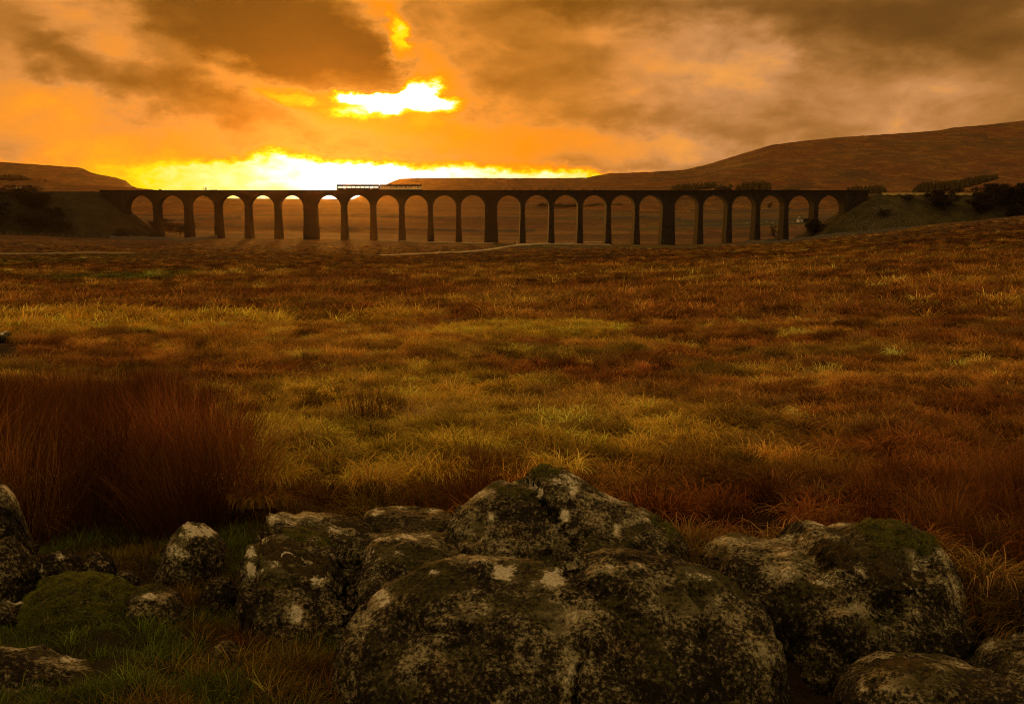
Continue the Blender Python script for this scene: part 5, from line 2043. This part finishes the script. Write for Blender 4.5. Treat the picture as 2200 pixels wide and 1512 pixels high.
scatter('moor_grass', 'rough tussocky golden and rust moor grass covering the slope', np.stack([x, y, z], 1), rot, scl, np.clip(tn, .005, .8), kind, PG)

# --- rushes
PR = [proto('rush', tuft(130, .24, .86, .0046, 74, 34, (-.10, 0), 500 + k, 4, .8, .25, .45), M_RUSH) for k in range(5)]
PR += [proto('rush', tuft(110, .26, .84, .0046, 60, 75, (-.35, -.1), 520 + k, 5, 1.0, .25, .45), M_RUSH) for k in range(3)]


xs, ys, hs = [], [], []
for poly, dens, hh, sd_ in BEDS:
    a, b = bed(poly, dens, sd_)
    xs.append(a)
    ys.append(b)
    hs.append(np.full(len(a), hh))
x, y, hh = np.concatenate(xs), np.concatenate(ys), np.concatenate(hs)
ok = free_of_boulders(x, y, 1.0)
x, y, hh = x[ok], y[ok], hh[ok]
z = height(x, y)
nz = fbm2(x, y, 1.6, 3, 71)
sz = hh * np.exp(RNG.normal(0, .16, len(x))) * (1 + .65 * nz)
sz = np.minimum(sz, 1.25 * hh)
scl = np.stack([sz * .95, sz * .95, sz * RNG.uniform(.85, 1.15, len(x))], 1)
kind = np.where(RNG.random(len(x)) < .5, RNG.integers(0, 5, len(x)), RNG.integers(5, 8, len(x)))
rot = np.stack([RNG.normal(.02, .17, len(x)), RNG.normal(-.10, .20, len(x)), RNG.normal(0, .9, len(x))], 1)
RT = np.array([(.085, .024, .008), (.120, .038, .010), (.060, .022, .008), (.085, .036, .010), (.17, .075, .020)])
tn = RT[RNG.integers(0, 5, len(x))] * np.exp(RNG.normal(0, .2, len(x)))[:, None] * np.exp(1.7 * nz)[:, None]
scatter('rushes', 'dense beds of tall red brown rushes', np.stack([x, y, z], 1), rot, scl, np.clip(tn, .004, .6), kind, PR)

# --- rush clumps that stand by themselves
m_, t_, b_, o_ = new_mat('rush_clump_stalk')
vb_ = t_.new('ShaderNodeAttribute', attribute_name='blade')
t_.put(b_.inputs['Base Color'], t_.mix(1.0, (.110, .042, .016), vb_.outputs['Color'], 'MULTIPLY'))
M_RUSH1 = m_
GR = 'rush clumps standing by themselves in the grass'
for k, (px, Y, wd, hg, lab) in enumerate([
        (780, 15.6, .46, .92, 'dark red rush clump beside the flattened straw in mid slope'),
        (655, 45.5, .55, .95, 'small dark rush clump far up the grass above the straw'),
        (165, 55, .55, .75, 'low rush clump in the golden grass left of a twin'),
        (176, 56, .45, .70, 'low rush clump in the golden grass right of a twin'),
        (125, 56, .6, .6, 'thin rush clump in the golden grass near the pale rock'),
        (292, 46, .8, .6, 'squat rust coloured clump above the big rush bed'),
        (1075, 66, .6, .6, 'small dark clump beside the bright grass in the middle')]):
    d = tuft(230 if k == 0 else 110, wd, hg, .007 if k == 0 else .014, 79, 18, (.08, 0), 600 + k, 3, .4, .2)
    o = proto('rush_clump', d, M_RUSH1)
    COL.objects.link(o)
    o.location = on_ground(px, Y, -.02)
    tag(o, lab, 'plant', GR)
# a heap of pale flattened straw
d = tuft(420, .55, .62, .008, 30, 55, (.7, .1), 640, 4, .8, .2)
m_, t_, b_, o_ = new_mat('straw')
vb_ = t_.new('ShaderNodeAttribute', attribute_name='blade')
t_.put(b_.inputs['Base Color'], t_.mix(1.0, (.36, .20, .055), vb_.outputs['Color'], 'MULTIPLY'))
o = proto('straw_mat', d, m_)
COL.objects.link(o)
o.location = on_ground(900, 17.0, .10)
tag(o, 'flattened orange straw lying right of the dark rush clump', 'grass clump')

# --- short turf between the boulders
PT = [proto('turf', tuft(60, .07, .036, .0032, 48, 80, (.1, 0), 700 + k, 3, .7, .3), M_BLADE) for k in range(4)]
PT += [proto('turf', tuft(26, .06, .10, .0034, 66, 70, (.2, 0), 720 + k, 3, .7, .3), M_BLADE) for k in range(3)]
n = 12000
x, y = RNG.uniform(-3.4, -0.6, n), RNG.uniform(3.5, 8.0, n)
x = np.concatenate([x, RNG.uniform(-0.6, 3.2, 900)])
y = np.concatenate([y, RNG.uniform(4.9, 6.5, 900)])
ok = free_of_boulders(x, y, .85)
x, y = x[ok], y[ok]
z = height(x, y)
g1 = fbm2(x, y, .7, 3, 81)
tc_ = np.where((g1 > 0.0)[:, None], np.array([[.075, .088, .013]]), np.array([[.125, .082, .017]]))
tc_ = np.where((g1 < -.25)[:, None], np.array([[.095, .042, .014]]), tc_)
tc_ = tc_ * np.exp(RNG.normal(0, .45, len(x)))[:, None]
kind = np.where(RNG.random(len(x)) < .75, RNG.integers(0, 4, len(x)), RNG.integers(4, 7, len(x)))
s_ = RNG.uniform(.7, 1.5, len(x))
for key, frac, sc_, colr in (((15, 'cushion_moss'), 2600, .34, (.15, .16, .018)), ((6, 'cushion_moss'), 450, .28, (.12, .115, .014)), ((2, 'cushion_moss'), 300, .35, (.11, .10, .014)), ((5, 'cushion_moss'), 350, .35, (.08, .075, .012))):
    for mv, mn in MOSS_TOPS.get(key, ()):
        up_ = np.where((mn[:, 2] > 0.25))[0]
        if len(up_) == 0:
            continue
        pk = RNG.choice(up_, min(len(up_), frac), replace=False)
        x = np.concatenate([x, mv[pk, 0]])
        y = np.concatenate([y, mv[pk, 1]])
        z = np.concatenate([z, mv[pk, 2]])
        tc_ = np.concatenate([tc_, np.array([colr]) * np.exp(RNG.normal(0, .4, len(pk)))[:, None]])
        kind = np.concatenate([kind, RNG.integers(0, 4, len(pk))])
        s_ = np.concatenate([s_, RNG.uniform(.6, 1.3, len(pk)) * sc_])
scatter('turf', 'short green and brown turf between the boulders', np.stack([x, y, z], 1),
        np.stack([RNG.normal(0, .15, len(x)), RNG.normal(0, .15, len(x)), RNG.uniform(0, 6.28, len(x))], 1), np.stack([s_, s_, s_], 1), tc_, kind, PT)

# ------------------------------------------------------------------ air
HAZE_DENS = 1.1e-5
hb = MB()
hb.box(-4450, 4450, -4450, 4450, -75, 330)
m_ = bpy.data.materials.new('haze_air')
m_.use_nodes = True
m_.node_tree.nodes.clear()
t_ = NT(m_.node_tree)
pv = t_.new('ShaderNodeVolumePrincipled')
pv.inputs['Color'].default_value = (1.0, .62, .26, 1)
pv.inputs['Density'].default_value = HAZE_DENS
pv.inputs['Anisotropy'].default_value = 0.89
ov = t_.new('ShaderNodeOutputMaterial')
t_.l.new(pv.outputs[0], ov.inputs['Volume'])
m_.cycles.homogeneous_volume = True
hz_ = hb.build('haze', m_)
tag(hz_, 'thin golden evening haze over the whole moor', kind='stuff')
